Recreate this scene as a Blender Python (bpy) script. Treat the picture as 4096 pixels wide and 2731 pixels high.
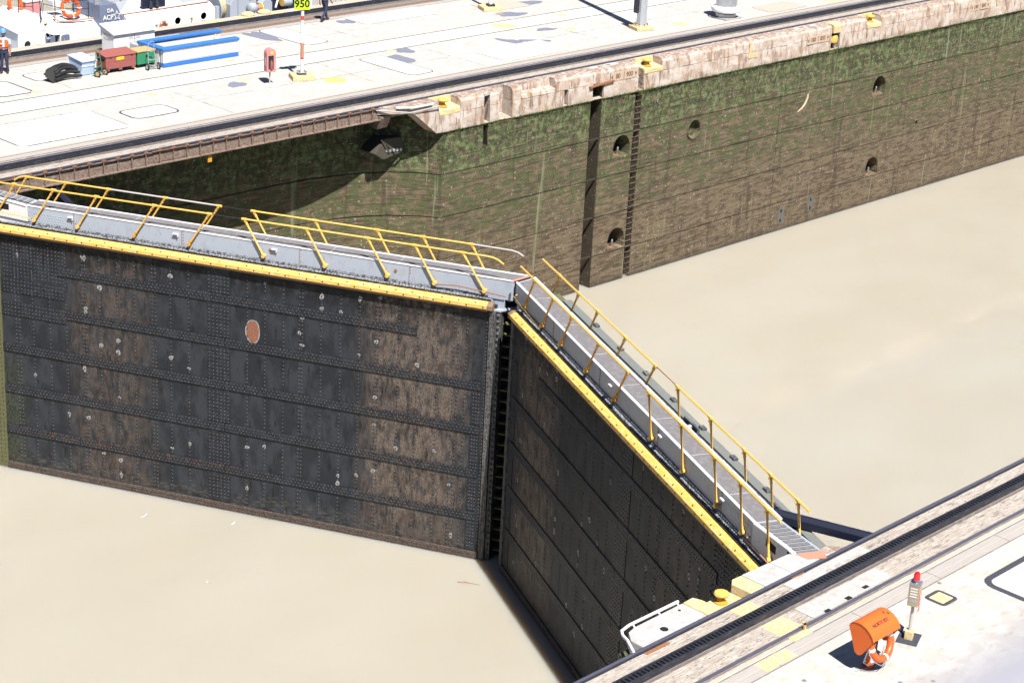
import bpy, bmesh, math, random
from mathutils import Vector, Matrix, geometry, Quaternion
random.seed(7)
R = math.radians
S = bpy.context.scene
COL = S.collection
for o in list(bpy.data.objects): bpy.data.objects.remove(o)

# ------------------------------------------------------------ camera
cam_d = bpy.data.cameras.new('camera'); cam = bpy.data.objects.new('camera', cam_d); COL.objects.link(cam)
cr = Vector((0.70139639, -0.71104688, 0.04955244)); cu = Vector((0.22361384, 0.2855238, 0.93191899)); cw = Vector((0.67678649, 0.642564, -0.35926529))
cam.matrix_world = Matrix(((cr.x, cu.x, -cw.x, -44.0661), (cr.y, cu.y, -cw.y, -57.1226), (cr.z, cu.z, -cw.z, 19.9898), (0, 0, 0, 1)))
cam_d.sensor_width = 36; cam_d.lens = 70.29; cam_d.clip_start = 0.05; cam_d.clip_end = 900
cam_d.dof.use_dof = True; cam_d.dof.focus_distance = 64; cam_d.dof.aperture_fstop = 2.6
S.camera = cam
# ------------------------------------------------------------ sky, sun, exposure
SUN_EL = 58.0; SH = Vector((0.38, 0.925, 0)).normalized()      # direction shadows fall on the ground
W = bpy.data.worlds.new('World'); S.world = W; W.use_nodes = True
wn = W.node_tree.nodes; sky = wn.new('ShaderNodeTexSky'); sky.sky_type = 'NISHITA'; sky.sun_disc = False
sky.sun_elevation = R(SUN_EL); sky.sun_rotation = math.atan2(-SH.x, -SH.y); sky.dust_density = .3; sky.air_density = .6
W.node_tree.links.new(sky.outputs[0], wn['Background'].inputs[0]); wn['Background'].inputs[1].default_value = 0.05
sl = bpy.data.lights.new('sun', 'SUN'); sl.energy = 5.0; sl.angle = R(0.5); sl.color = (1, 0.96, 0.9)
so = bpy.data.objects.new('sun', sl); COL.objects.link(so); so.location = (-40, -80, 60)
ld = Vector((SH.x * math.cos(R(SUN_EL)), SH.y * math.cos(R(SUN_EL)), -math.sin(R(SUN_EL))))
so.rotation_mode = 'QUATERNION'; so.rotation_quaternion = ld.to_track_quat('-Z', 'Y')
S.view_settings.view_transform = 'Standard'; S.view_settings.look = 'None'; S.view_settings.gamma = 1
S.view_settings.exposure = 0.95
S.cycles.use_adaptive_sampling = True; S.cycles.adaptive_threshold = .03; S.cycles.max_bounces = 5; S.cycles.diffuse_bounces = 1; S.cycles.glossy_bounces = 3; S.cycles.caustics_reflective = False; S.cycles.caustics_refractive = False

# ------------------------------------------------------------ materials
def mat(name, col, rough=.85, metal=0., spec=.3, layers=(), bump=(), coord='W', trans=None):
    m = bpy.data.materials.new(name); m.use_nodes = True; nt = m.node_tree; N = nt.nodes; K = nt.links
    b = N['Principled BSDF']; b.inputs['Roughness'].default_value = rough; b.inputs['Metallic'].default_value = metal
    b.inputs['Specular IOR Level'].default_value = spec
    if coord == 'W': src = N.new('ShaderNodeNewGeometry').outputs['Position']
    else: src = N.new('ShaderNodeTexCoord').outputs['Object']
    sep = None
    def tex(kind, scale, det=3, rgh=.6, dist=0.):
        mp = N.new('ShaderNodeMapping'); mp.inputs['Scale'].default_value = scale if hasattr(scale, '__len__') else (scale,) * 3
        mp.inputs['Location'].default_value = (random.uniform(-20, 20), random.uniform(-20, 20), random.uniform(-20, 20))
        K.new(src, mp.inputs[0])
        if kind == 'N':
            t = N.new('ShaderNodeTexNoise'); t.inputs['Detail'].default_value = det; t.inputs['Roughness'].default_value = rgh
            t.inputs['Distortion'].default_value = dist; K.new(mp.outputs[0], t.inputs['Vector']); return t.outputs[0]
        if kind in 'VC':
            t = N.new('ShaderNodeTexVoronoi'); K.new(mp.outputs[0], t.inputs['Vector']); t.inputs['Scale'].default_value = 1
            if kind == 'V': return t.outputs['Distance']
            s = N.new('ShaderNodeSeparateColor'); K.new(t.outputs['Color'], s.inputs[0]); return s.outputs[0]
    def mr(val, a, c, lo=0., hi=1.):
        r = N.new('ShaderNodeMapRange'); r.interpolation_type = 'SMOOTHSTEP'
        if a > c: a, c, lo, hi = c, a, hi, lo
        r.inputs[1].default_value = a; r.inputs[2].default_value = c; r.inputs[3].default_value = lo; r.inputs[4].default_value = hi
        K.new(val, r.inputs[0]); return r.outputs[0]
    def mul(a, c):
        x = N.new('ShaderNodeMath'); x.operation = 'MULTIPLY'; K.new(a, x.inputs[0])
        if isinstance(c, float): x.inputs[1].default_value = c
        else: K.new(c, x.inputs[1])
        return x.outputs[0]
    cur = None; base = (*col, 1)
    for L in layers:
        c, kind, scale, lo, hi, amt = L[:6]; kw = L[6] if len(L) > 6 else {}
        fac = None
        if kind != '1': fac = mr(tex(kind, scale, min(kw.get('det', 3), 5), kw.get('rgh', .6), kw.get('dist', 0.)), lo, hi)
        for (ax, a, b_, c_, d_) in kw.get('ax', ()):
            if sep is None: sep = N.new('ShaderNodeSeparateXYZ'); K.new(src, sep.inputs[0])
            v = sep.outputs['XYZ'.index(ax)]
            if 'wob' in kw:
                ad = N.new('ShaderNodeMath'); ad.operation = 'MULTIPLY_ADD'; K.new(tex('N', kw.get('wobs', .6), 4), ad.inputs[0])
                ad.inputs[1].default_value = kw['wob']; K.new(v, ad.inputs[2]); v = ad.outputs[0]
            if a is not None: q = mr(v, a, b_); fac = q if fac is None else mul(fac, q)
            if c_ is not None: q = mr(v, c_, d_, 1., 0.); fac = q if fac is None else mul(fac, q)
        if 'and' in kw: fac = mul(fac, mr(tex('N', kw['and'][0], 4), kw['and'][1], kw['and'][2]))
        fac = mul(fac, float(amt))
        mx = N.new('ShaderNodeMix'); mx.data_type = 'RGBA'; K.new(fac, mx.inputs[0])
        if cur is None: mx.inputs[6].default_value = base
        else: K.new(cur, mx.inputs[6])
        mx.inputs[7].default_value = (*c, 1); cur = mx.outputs[2]
    if cur is None: b.inputs['Base Color'].default_value = base
    else: K.new(cur, b.inputs['Base Color'])
    nrm = None
    for (kind, scale, st, dist) in bump:
        bp = N.new('ShaderNodeBump'); bp.inputs['Strength'].default_value = st; bp.inputs['Distance'].default_value = dist
        K.new(tex(kind, scale, 4, .65), bp.inputs['Height'])
        if nrm is not None: K.new(nrm, bp.inputs['Normal'])
        nrm = bp.outputs[0]
    if nrm is not None: K.new(nrm, b.inputs['Normal'])
    return m
M = {}
M['deck'] = mat('deck_concrete', (.40, .378, .352), .9, layers=[
    ((.47, .46, .445), 'N', (.35, .5, 1), .42, .62, .9), ((.31, .275, .24), 'N', (.5, 1.1, 1), .54, .72, .75, {'det': 7}),
    ((.27, .24, .21), 'N', 1.7, .58, .76, .6, {'det': 7, 'rgh': .75}), ((.15, .13, .115), 'N', 9, .66, .76, .4, {'det': 6}),
    ((.36, .30, .25), 'N', (.25, 2.2, 1), .56, .72, .5), ((.34, .30, .26), 'N', 16, .5, .75, .5), ((.18, .16, .14), 'V', (1.1, 1.1, .01), .03, .01, .6)], bump=[('N', 30, .25, .01)])
M['slab'] = mat('pale_slab', (.45, .435, .42), .9, layers=[((.40, .355, .30), 'N', (.6, .9, 1), .54, .76, .6), ((.33, .3, .27), 'N', 6, .60, .76, .45), ((.57, .56, .545), 'N', 1.2, .5, .65, .6)], bump=[('N', 40, .15, .006)])
M['strip'] = mat('white_strip', (.475, .465, .45), .9, layers=[((.44, .40, .36), 'N', (.4, 2, 1), .52, .76, .6), ((.38, .35, .31), 'N', 9, .58, .76, .4), ((.36, .33, .3), 'N', (2, 6, 1), .62, .74, .4)], bump=[('N', 40, .15, .006)])
M['bed'] = mat('track_bed', (.31, .27, .235), .92, layers=[((.46, .43, .39), 'N', (.5, 6, 1), .45, .62, .8, {'det': 10}), ((.11, .085, .075), 'N', (.5, 2.6, 1), .53, .68, .85, {'det': 10, 'rgh': .7}),
    ((.28, .17, .1), 'N', (.6, 8, 1), .6, .75, .5), ((.07, .06, .06), 'N', (2.2, 5, 1), .60, .68, .8), ((.5, .475, .44), 'N', (1, 6, 1), .58, .75, .5)], bump=[('N', (8, 20, 8), .35, .015)])
M['beddark'] = mat('dirty_track_bed', (.17, .15, .14), .92, layers=[((.28, .25, .22), 'N', (.8, 6, 1), .48, .7, .8), ((.07, .06, .06), 'N', (2, 9, 1), .55, .75, .7)], bump=[('N', 25, .3, .01)])
M['channel'] = mat('grey_channel', (.34, .315, .295), .7, layers=[((.25, .22, .2), 'N', (.4, 12, 1), .5, .7, .6), ((.43, .41, .39), 'N', (.3, 20, 1), .52, .68, .6)])
M['orangestain'] = mat('rusty_concrete_edge', (.40, .345, .295), .9, layers=[((.46, .25, .12), 'N', (.7, 4, 1), .56, .74, .7), ((.6, .55, .48), 'N', (1, 5, 1), .55, .7, .6)])
M['coping'] = mat('coping_concrete', (.42, .335, .275), .92, layers=[
    ((.51, .455, .41), 'N', (.35, .6, .6), .42, .60, .9, {'det': 3}), ((.25, .16, .11), 'N', (.7, .7, .22), .50, .64, .85, {'det': 5}),
    ((.12, .085, .07), 'N', (1.1, 1.1, .16), .60, .70, .75, {'det': 4}), ((.40, .22, .11), 'N', (.9, .9, .5), .58, .70, .65),
    ((.21, .15, .125), 'N', (.8, 3, 2), .40, .58, .85, {'ax': [('Z', -.14, -.04, None, None)]}), ((.09, .075, .075), 'N', (2.2, 6, 2), .57, .66, .8, {'ax': [('Z', -.09, -.03, None, None)]}),
    ((.12, .15, .065), 'N', (2, 2, 1.2), .35, .6, .9, {'ax': [('Z', None, None, -1.22, -.95)], 'wob': .4, 'wobs': 2}),
    ((.09, .08, .055), 'N', 12, .52, .68, .7, {'ax': [('Z', None, None, -1.2, -.9)]})], bump=[('N', 3, .35, .05), ('N', 24, .3, .012)])
M['wall'] = mat('lock_wall_concrete', (.235, .18, .118), .9, layers=[
    ((.105, .08, .054), 'N', (.4, .4, 1.4), .44, .60, .85, {'det': 4}), ((.33, .255, .165), 'N', (.16, .16, 4), .52, .68, .6),
    ((.10, .135, .052), 'N', (.35, .35, .6), .40, .58, .85, {'ax': [('Z', -6.0, -3.2, None, None)], 'wob': 3.0, 'wobs': (.5, .5, .05)}),
    ((.24, .31, .135), 'N', (.4, .4, .8), .46, .60, .85, {'ax': [('Z', -6.2, -3.3, -1.5, -2.0)], 'wob': 2.6, 'wobs': (.5, .5, .08)}),
    ((.035, .06, .024), 'N', (.9, .9, .7), .42, .60, .85, {'ax': [('Z', -2.9, -1.7, None, None)], 'wob': 1.2, 'wobs': (1.2, 1.2, .1)}),
    ((.14, .24, .035), 'N', (1.6, 1.6, .8), .56, .66, .8, {'ax': [('Z', -2.2, -1.45, None, None)], 'wob': .8, 'wobs': (2, 2, .1)}),
    ((.05, .038, .027), 'N', (.5, .5, .06), .58, .70, .5), ((.045, .035, .024), 'N', 6, .52, .60, .75, {'det': 5, 'rgh': .75}),
    ((.42, .32, .21), 'N', 9, .60, .68, .65, {'det': 3}), ((.42, .19, .075), 'C', 10, .965, .98, .5, {'and': ((.8, .8, .8), .45, .55)}), ((.6, .57, .52), 'C', 15, .972, .985, .5, {'and': ((.5, .5, .8), .42, .55)}),
    ((.37, .30, .21), 'N', (.3, .3, 8), .62, .70, .6), ((.04, .032, .024), 'N', (.10, .10, 7), .57, .60, .75), ((.045, .036, .026), 'N', (.3, .3, 15), .60, .64, .6), ((.26, .10, .045), 'N', (2.6, 2.6, .1), .69, .76, .6), ((.30, .34, .20), 'N', (.8, .8, .04), .62, .72, .65),
    ((.075, .058, .048), '1', 1, 0, 1, .65, {'ax': [('Z', None, None, -9.95, -9.4)], 'wob': .5, 'wobs': 1.5})],
    bump=[('N', (.5, .5, 9), .7, .09), ('N', 8, .85, .08)])
M['groovewall'] = mat('dark_pebbly_concrete', (.085, .066, .046), .85, layers=[((.035, .028, .02), 'N', 5, .48, .6, .8), ((.22, .16, .10), 'C', 12, .90, .96, .7), ((.07, .09, .035), 'N', 1.5, .5, .65, .7, {'ax': [('Z', -5, -2, None, None)]})], bump=[('N', 9, .9, .1)])  # darker pebbly concrete for the groove faces, greener towards the top
M['seam'] = mat('dirty_seam', (.24, .25, .27), .6, coord='O', layers=[((.05, .05, .05), 'N', (3, 3, 3), .46, .58, .9), ((.45, .46, .48), 'N', 9, .6, .7, .7)])
M['bracket'] = mat('shade_dark_steel', (.06, .055, .045), .8, layers=[((.14, .1, .07), 'N', 6, .55, .7, .7)])  # bracket steel coloured darker to stand in for the recess shade
M['ledge'] = mat('pale_lilac_ledge', (.285, .285, .33), .8)
M['mortar'] = mat('grey_mortar', (.105, .1, .09), .9, layers=[((.16, .15, .13), 'N', 6, .5, .7, .7)])
M['joint'] = mat('joint_dark', (.035, .03, .022), .95)
M['water'] = None
M['skin'] = mat('gate_black_paint', (0.0161, 0.0186, 0.0236), .6, spec=.28, coord='O', layers=[
    ((0.031, 0.0353, 0.0434), 'N', (0.434, 0.434, 0.217), .40, .62, .9, {'det': 3}), ((0.062, 0.0663, 0.0744), 'N', (7, 7, 4), .50, .85, .6, {'det': 5, 'rgh': .75}),
    ((0.0527, 0.0384, 0.0298), 'N', (3, 3, .5), .44, .62, .75, {'ax': [('X', 13.8, 15.0, 16.8, 17.9)], 'wob': 2.0, 'wobs': (1.2, 1.2, .25)}),
    ((.19, .143, .11), 'N', (6, 6, 3), .36, .78, .85, {'det': 7, 'rgh': .8, 'ax': [('X', 13.8, 15.2, 16.6, 17.6)], 'wob': 2.0, 'wobs': (1, 1, .3), 'and': ((1.1, 1.1, .5), .36, .66)}),
    ((0.0682, 0.0496, 0.0384), 'N', (3, 3, .5), .40, .58, .8, {'ax': [('X', 2.8, 4.2, 6.5, 7.3)], 'wob': 2.0, 'wobs': (1.2, 1.2, .25)}),
    ((.265, .205, .16), 'N', (6, 6, 3), .34, .76, .95, {'det': 7, 'rgh': .8, 'ax': [('X', 2.8, 4.2, 6.2, 7.0), ('Z', 3.2, 5.0, 12.5, 13.0)], 'wob': 2.0, 'wobs': (1, 1, .3), 'and': ((1.0, 1.0, .5), .34, .62)}),
    ((0.0068, 0.0068, 0.0081), 'N', (1.2, 1.2, .25), .57, .70, .7), ((0.1178, 0.0527, 0.0248), 'N', (3.5, 3.5, .25), .69, .76, .6),
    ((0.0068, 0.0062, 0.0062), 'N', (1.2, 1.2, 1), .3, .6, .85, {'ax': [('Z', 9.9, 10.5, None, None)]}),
    ((0.0992, 0.0868, 0.0713), 'N', (1.2, 1.2, 4), .46, .66, .6, {'ax': [('Z', 2.2, 2.4, 2.7, 3.3)]}),
    ((0.0527, 0.062, 0.0279), 'N', (3, 3, 1.5), .40, .62, .85, {'ax': [('X', 18.0, 18.9, None, None), ('Z', None, None, 5, 8)], 'wob': .5, 'wobs': 1.5})],
    bump=[('N', (3, 3, 2), .2, .04), ('N', 30, .25, .008)])
M['strap'] = mat('gate_strap_paint', (0.0156, 0.018, 0.0228), .5, spec=.3, coord='O', layers=[((0.03, 0.0342, 0.042), 'N', 1.2, .45, .62, .8),
    ((0.09, 0.066, 0.051), 'N', (3, 3, 2), .46, .68, .7, {'ax': [('X', 2.6, 3.4, 5.9, 6.4)]}), ((0.072, 0.054, 0.042), 'N', (3, 3, 2), .48, .7, .5, {'ax': [('X', 13.6, 14.6, 16.2, 17)]}), ((0.156, 0.066, 0.027), 'N', (5, 5, 1.5), .56, .66, .8, {'ax': [('X', 9, 11, 17.5, 18.4), ('Z', 3.7, 3.75, 3.95, 4.0)]}), ((0.09, 0.042, 0.018), 'N', (3, 3, 3), .66, .75, .6), ((0.0072, 0.0072, 0.0084), 'N', 3, .6, .75, .6)], bump=[('N', 25, .3, .008)])
M['flange'] = mat('worn_end_flange', (.10, .098, .095), .6, coord='O', layers=[((.03, .033, .04), 'N', (3, 3, 1), .46, .6, .85), ((.24, .22, .2), 'N', (8, 8, 1.5), .56, .68, .7), ((.2, .1, .05), 'N', 4, .64, .72, .6)])
M['sill'] = mat('silt_stained_rusty_strap', (0.084, 0.0595, 0.0455), .8, coord='O', layers=[((0.035, 0.0315, 0.0315), 'N', 2, .45, .62, .8), ((0.154, 0.119, 0.091), 'N', (2, 2, 6), .52, .68, .7)], bump=[('N', 25, .3, .01)])
M['rivet'] = mat('rivet_paint', (0.0488, 0.054, 0.066), .38, spec=.5, coord='O', layers=[((0.195, 0.09, 0.045), 'N', 2.2, .56, .66, .9, {'det': 3}), ((0.0975, 0.0975, 0.105), 'N', 7, .55, .65, .8)])
M['scar'] = mat('bare_worn_paint', (.42, .41, .40), .7, coord='O', layers=[((.06, .06, .07), 'N', 12, .45, .55, .9), ((.28, .13, .07), 'N', 9, .58, .68, .7)])
M['rustpatch'] = mat('bare_red_rust', (.26, .105, .065), .85, coord='O', layers=[((.13, .06, .045), 'N', 6, .46, .62, .8), ((.36, .2, .14), 'N', 12, .55, .68, .6)], bump=[('N', 30, .4, .01)])
M['rust'] = mat('rust', (.27, .12, .055), .85, layers=[((.14, .07, .045), 'N', 5, .45, .65, .8), ((.40, .22, .12), 'N', 11, .55, .7, .6)], bump=[('N', 30, .3, .01)])
M['rustpink'] = mat('orange_primer', (.42, .2, .14), .8, layers=[((.30, .12, .06), 'N', 6, .5, .7, .7), ((.6, .34, .24), 'N', 14, .5, .7, .6)])
M['grey'] = mat('grey_gate_paint', (.345, .385, .45), .42, spec=.4, coord='O', layers=[((.28, .315, .375), 'N', (.8, .8, .5), .5, .7, .6), ((.39, .42, .47), 'N', 2.5, .55, .7, .5),
    ((.22, .20, .19), 'N', (5, 5, .5), .62, .74, .6), ((.27, .13, .07), 'N', (3, 3, .7), .67, .73, .85), ((.07, .065, .06), 'N', (2, 2, 3), .66, .73, .8, {'ax': [('Z', None, None, 11.25, 11.4)]})], bump=[('N', 8, .08, .02)])
M['walk'] = mat('walkway_nonslip', (.15, .142, .15), .9, coord='O', layers=[((.205, .195, .2), 'N', 1.5, .45, .65, .7), ((.09, .08, .085), 'N', (3, 3, 3), .6, .72, .6), ((.30, .28, .27), 'N', 30, .6, .75, .4)], bump=[('N', 80, .3, .004)])
M['whitedge'] = mat('chipped_white_edge', (.66, .65, .66), .7, layers=[((.16, .10, .075), 'N', 6, .6, .68, .85), ((.4, .36, .34), 'N', 16, .55, .7, .6)])
M['gtop'] = mat('gate_top_plate', (.06, .07, .088), .9, layers=[((.13, .135, .12), 'N', 1.2, .46, .6, .85, {'det': 3}), ((.27, .275, .22), 'N', 2, .58, .68, .6)], bump=[('N', 20, .2, .01)])
M['curb'] = mat('gate_top_curb', (.15, .16, .155), .9, layers=[((.15, .16, .15), 'N', 1.5, .5, .62, .8, {'det': 3}), ((.27, .27, .23), 'N', 3, .58, .68, .6)])
M['yellow'] = mat('yellow_rail_paint', (.74, .42, .08), .45, spec=.4, layers=[((.80, .55, .22), 'N', 3, .48, .66, .6), ((.45, .19, .03), 'N', (9, 9, 6), .62, .72, .65), ((.5, .46, .42), 'N', 6, .66, .70, .75), ((.2, .08, .03), 'N', 14, .70, .74, .8)])
M['yrust'] = mat('worn_yellow_fitting', (.62, .30, .03), .6, layers=[((.22, .09, .03), 'N', 16, .5, .62, .9), ((.75, .45, .06), 'N', 9, .5, .7, .5)])
M['greypipe'] = mat('bare_grey_pipe', (.42, .39, .38), .5, layers=[((.6, .35, .08), 'N', 5, .6, .7, .7), ((.3, .2, .15), 'N', 11, .6, .7, .6)])
M['fender'] = mat('yellow_timber_paint', (.70, .41, .09), .6, coord='O', layers=[((.74, .58, .30), 'N', (1, 4, 4), .46, .66, .7), ((.50, .27, .03), 'N', (2, 9, 9), .6, .75, .6), ((.30, .15, .06), 'N', (6, 12, 12), .70, .76, .8)], bump=[('N', (2, 20, 20), .2, .01)])
M['wood'] = mat('bare_weathered_timber', (.24, .15, .10), .85, layers=[((.12, .07, .05), 'N', (4, 4, 12), .5, .7, .8), ((.42, .33, .27), 'N', 9, .6, .75, .5)], bump=[('N', 30, .3, .01)])
M['hole'] = mat('bolt_hole', (.05, .022, .012), .9)
M['steel'] = mat('dark_track_steel', (.032, .034, .045), .45, .4, layers=[((.10, .10, .13), 'N', (.8, 14, 8), .5, .65, .6), ((.16, .09, .06), 'N', (2, 10, 8), .62, .75, .6)], bump=[('N', 40, .2, .005)])
M['railtop'] = mat('worn_rail_head', (.17, .17, .23), .35, .6, layers=[((.30, .19, .13), 'N', (1.5, 8, 8), .58, .72, .6), ((.32, .32, .38), 'N', (.7, 18, 8), .55, .68, .6)])
M['rusty'] = mat('rusty_girder_steel', (.21, .16, .13), .75, layers=[((.12, .075, .06), 'N', 2.2, .46, .62, .8), ((.33, .27, .23), 'N', (1, 1, 2), .55, .7, .6), ((.30, .13, .06), 'N', 6, .6, .7, .7), ((.2, .05, .04), 'N', (.35, 1, 1), .68, .72, .6)], bump=[('N', 25, .25, .008)])
M['yconc'] = mat('yellow_painted_concrete', (.60, .42, .15), .8, layers=[((.58, .51, .36), 'N', 2.5, .42, .60, .85), ((.42, .24, .07), 'N', 7, .58, .72, .7), ((.40, .37, .34), 'N', 4, .56, .66, .75), ((.45, .42, .38), 'N', 14, .56, .66, .6)], bump=[('N', 20, .3, .015)])
M['bollard'] = mat('yellow_bollard', (.70, .43, .10), .5, layers=[((.34, .16, .04), 'N', 8, .55, .68, .8)])
M['nwhite'] = mat('near_white_plate', (.40, .395, .39), .8, layers=[((.33, .30, .28), 'N', 1.4, .48, .66, .7), ((.24, .21, .19), 'N', 9, .60, .72, .6), ((.2, .16, .13), 'N', (14, 14, 4), .69, .74, .6)], bump=[('N', 60, .2, .004)])
M['dark'] = mat('dark_opening', (.012, .012, .013), .9)
M['asphalt'] = mat('black_joint_sealant', (.045, .047, .06), .8, layers=[((.09, .09, .105), 'N', 8, .5, .7, .7)])
M['wet'] = mat('wet_concrete', (.20, .20, .245), .25, spec=.5, layers=[((.27, .265, .30), 'N', 2, .5, .7, .7)])
M['arm'] = mat('navy_strut_paint', (.012, .015, .032), .35, spec=.5, layers=[((.03, .035, .06), 'N', (3, 3, 3), .6, .75, .5)])
M['orange'] = mat('orange_paint', (.60, .12, .022), .55, layers=[((.60, .10, .018), 'N', 2, .5, .7, .5), ((.72, .22, .08), 'N', 5, .6, .75, .4)])
M['buoy'] = mat('lifebuoy_orange', (.78, .10, .018), .4, spec=.5)
M['white'] = mat('white_paint', (.66, .66, .67), .55, layers=[((.66, .65, .65), 'N', 1.2, .5, .7, .5), ((.45, .38, .33), 'N', (6, 6, 1.2), .70, .78, .4)])
M['blue'] = mat('blue_paint', (.035, .15, .48), .55, layers=[((.05, .20, .55), 'N', 2, .5, .7, .6), ((.02, .09, .3), 'N', 8, .6, .75, .5), ((.5, .52, .55), 'N', 16, .72, .76, .7)])
M['redbox'] = mat('red_chest_paint', (.27, .085, .075), .6, layers=[((.31, .12, .105), 'N', 2, .5, .7, .6), ((.2, .05, .04), 'N', 9, .6, .72, .6)])
M['greenbox'] = mat('green_chest_paint', (.03, .20, .10), .6, layers=[((.06, .27, .16), 'N', 3, .5, .7, .6), ((.015, .09, .05), 'N', 8, .6, .72, .6)])
M['greentop'] = mat('rusty_green_chest_lid', (.50, .32, .15), .7, layers=[((.12, .26, .16), 'N', 2.5, .52, .62, .9), ((.62, .30, .08), 'N', 5, .55, .7, .6)])
M['ltblue'] = mat('pale_blue_bin_paint', (.40, .52, .72), .55, layers=[((.5, .6, .76), 'N', 3, .5, .7, .6), ((.25, .3, .4), 'N', 8, .62, .74, .6)])
M['pink'] = mat('faded_red_cabinet', (.52, .20, .20), .6, layers=[((.60, .30, .29), 'N', 2.5, .5, .7, .6)])
M['black'] = mat('black_rubber', (.016, .016, .017), .55, spec=.4, layers=[((.05, .045, .04), 'N', 6, .6, .75, .5)])
M['chrome'] = mat('bare_metal', (.55, .56, .58), .35, .8)
M['galv'] = mat('galvanised_steel', (.55, .57, .60), .4, .6, layers=[((.42, .44, .47), 'V', 7, .2, .6, .5)])
M['poleg'] = mat('grey_pole_paint', (.34, .365, .39), .5, layers=[((.42, .44, .46), 'N', (4, 4, .6), .5, .7, .6)])
M['stainless'] = mat('brass_toned_steel', (.46, .39, .27), .35, .55, layers=[((.6, .6, .62), 'N', 6, .6, .7, .5)])
M['red'] = mat('red_sign_paint', (.72, .06, .05), .5)
M['redglass'] = mat('red_beacon_lens', (.70, .01, .02), .12, spec=.7)
M['limegreen'] = mat('fluorescent_yellow', (.50, .70, .01), .5)
M['sigyellow'] = mat('label_yellow', (.85, .62, .02), .5)
M['ink'] = mat('black_lettering', (.02, .02, .022), .7)
M['inkbrown'] = mat('faded_brown_lettering', (.12, .075, .06), .85, layers=[((.42, .33, .26), 'N', 14, .58, .66, .8)])
M['inkpale'] = mat('faded_grey_lettering', (.42, .36, .36), .8)
M['inkred'] = mat('dark_red_lettering', (.07, .012, .03), .7)
M['plate'] = mat('pale_number_panel', (.46, .35, .26), .85, layers=[((.50, .36, .25), 'N', 5, .5, .7, .7)])
M['tugwhite'] = mat('tug_white_paint', (.80, .80, .81), .4, layers=[((.72, .71, .71), 'N', 1, .5, .7, .5)])
M['tuggrey'] = mat('tug_slate_paint', (.13, .155, .225), .45, layers=[((.17, .195, .27), 'N', 2, .5, .7, .6)])
M['tuglight'] = mat('tug_light_grey', (.33, .36, .41), .5)
M['tugdeck'] = mat('tug_deck_grey', (.32, .335, .37), .8, layers=[((.25, .26, .29), 'N', 2, .5, .7, .6)])
M['tugnavy'] = mat('tug_navy_paint', (.016, .02, .04), .45)
M['glass'] = mat('dark_glass', (.03, .035, .04), .08, spec=.8)
M['rope'] = mat('rope', (.42, .36, .22), .9, layers=[((.2, .17, .1), 'N', (20, 3, 3), .5, .6, .8)])
M['skin1'] = mat('skin', (.30, .16, .10), .6); M['navy'] = mat('navy_trousers', (.03, .038, .075), .9, bump=[('N', 14, .5, .02)])
M['shirt'] = mat('light_blue_shirt', (.42, .53, .72), .9, bump=[('N', 14, .5, .02)]); M['boot'] = mat('brown_boots', (.07, .03, .02), .6)
M['vest'] = mat('orange_vest', (.75, .12, .02), .8, bump=[('N', 18, .4, .02)]); M['helmet'] = mat('blue_helmet', (.10, .28, .62), .3, spec=.5); M['hair'] = mat('black_hair', (.012, .01, .01), .8)
M['moss'] = mat('moss', (.06, .10, .018), .95, layers=[((.11, .16, .03), 'N', 12, .5, .65, .8)], bump=[('N', 40, .6, .02)])
M['quoin'] = mat('mossy_quoin_timber', (.11, .12, .055), .9, layers=[((.17, .13, .06), 'N', 3, .48, .62, .8), ((.05, .06, .03), 'N', 6, .55, .68, .8), ((.25, .27, .2), 'N', 18, .62, .7, .5)], bump=[('N', 30, .5, .02)])
def water_mat():
    m = bpy.data.materials.new('silty_water'); m.use_nodes = True; N = m.node_tree.nodes; K = m.node_tree.links; b = N['Principled BSDF']
    b.inputs['Subsurface Weight'].default_value = 1.; b.inputs['Subsurface Radius'].default_value = (1., .8, .5); b.inputs['Subsurface Scale'].default_value = 1.3
    b.inputs['Roughness'].default_value = .06; b.inputs['IOR'].default_value = 1.33; b.inputs['Specular IOR Level'].default_value = .5
    g = N.new('ShaderNodeNewGeometry')
    def nz(sc, det):
        mp = N.new('ShaderNodeMapping'); mp.inputs['Scale'].default_value = sc; mp.inputs['Rotation'].default_value = (0, 0, R(-38)); K.new(g.outputs['Position'], mp.inputs[0])
        t = N.new('ShaderNodeTexNoise'); t.inputs['Detail'].default_value = det; K.new(mp.outputs[0], t.inputs['Vector']); return t.outputs[0]
    mx = N.new('ShaderNodeMix'); mx.data_type = 'RGBA'; r = N.new('ShaderNodeMapRange'); r.inputs[1].default_value = .35; r.inputs[2].default_value = .7
    K.new(nz((.03, .05, 1), 1), r.inputs[0]); K.new(r.outputs[0], mx.inputs[0])
    mx.inputs[6].default_value = (.348, .322, .268, 1); mx.inputs[7].default_value = (.362, .340, .290, 1); K.new(mx.outputs[2], b.inputs['Base Color'])
    amp = N.new('ShaderNodeMapRange'); amp.inputs[1].default_value = .5; amp.inputs[2].default_value = .66; amp.inputs[3].default_value = .01; amp.inputs[4].default_value = .35; K.new(nz((.07, .09, 1), 2), amp.inputs[0])
    bp = N.new('ShaderNodeBump'); bp.inputs['Distance'].default_value = .03; K.new(amp.outputs[0], bp.inputs['Strength']); K.new(nz((2.4, 7, 1), 2), bp.inputs['Height'])
    b2 = N.new('ShaderNodeBump'); b2.inputs['Distance'].default_value = .05; b2.inputs['Strength'].default_value = .03; K.new(nz((.5, 1.2, 1), 3), b2.inputs['Height']); K.new(bp.outputs[0], b2.inputs['Normal']); K.new(b2.outputs[0], b.inputs['Normal'])
    return m
M['water'] = water_mat()

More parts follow.
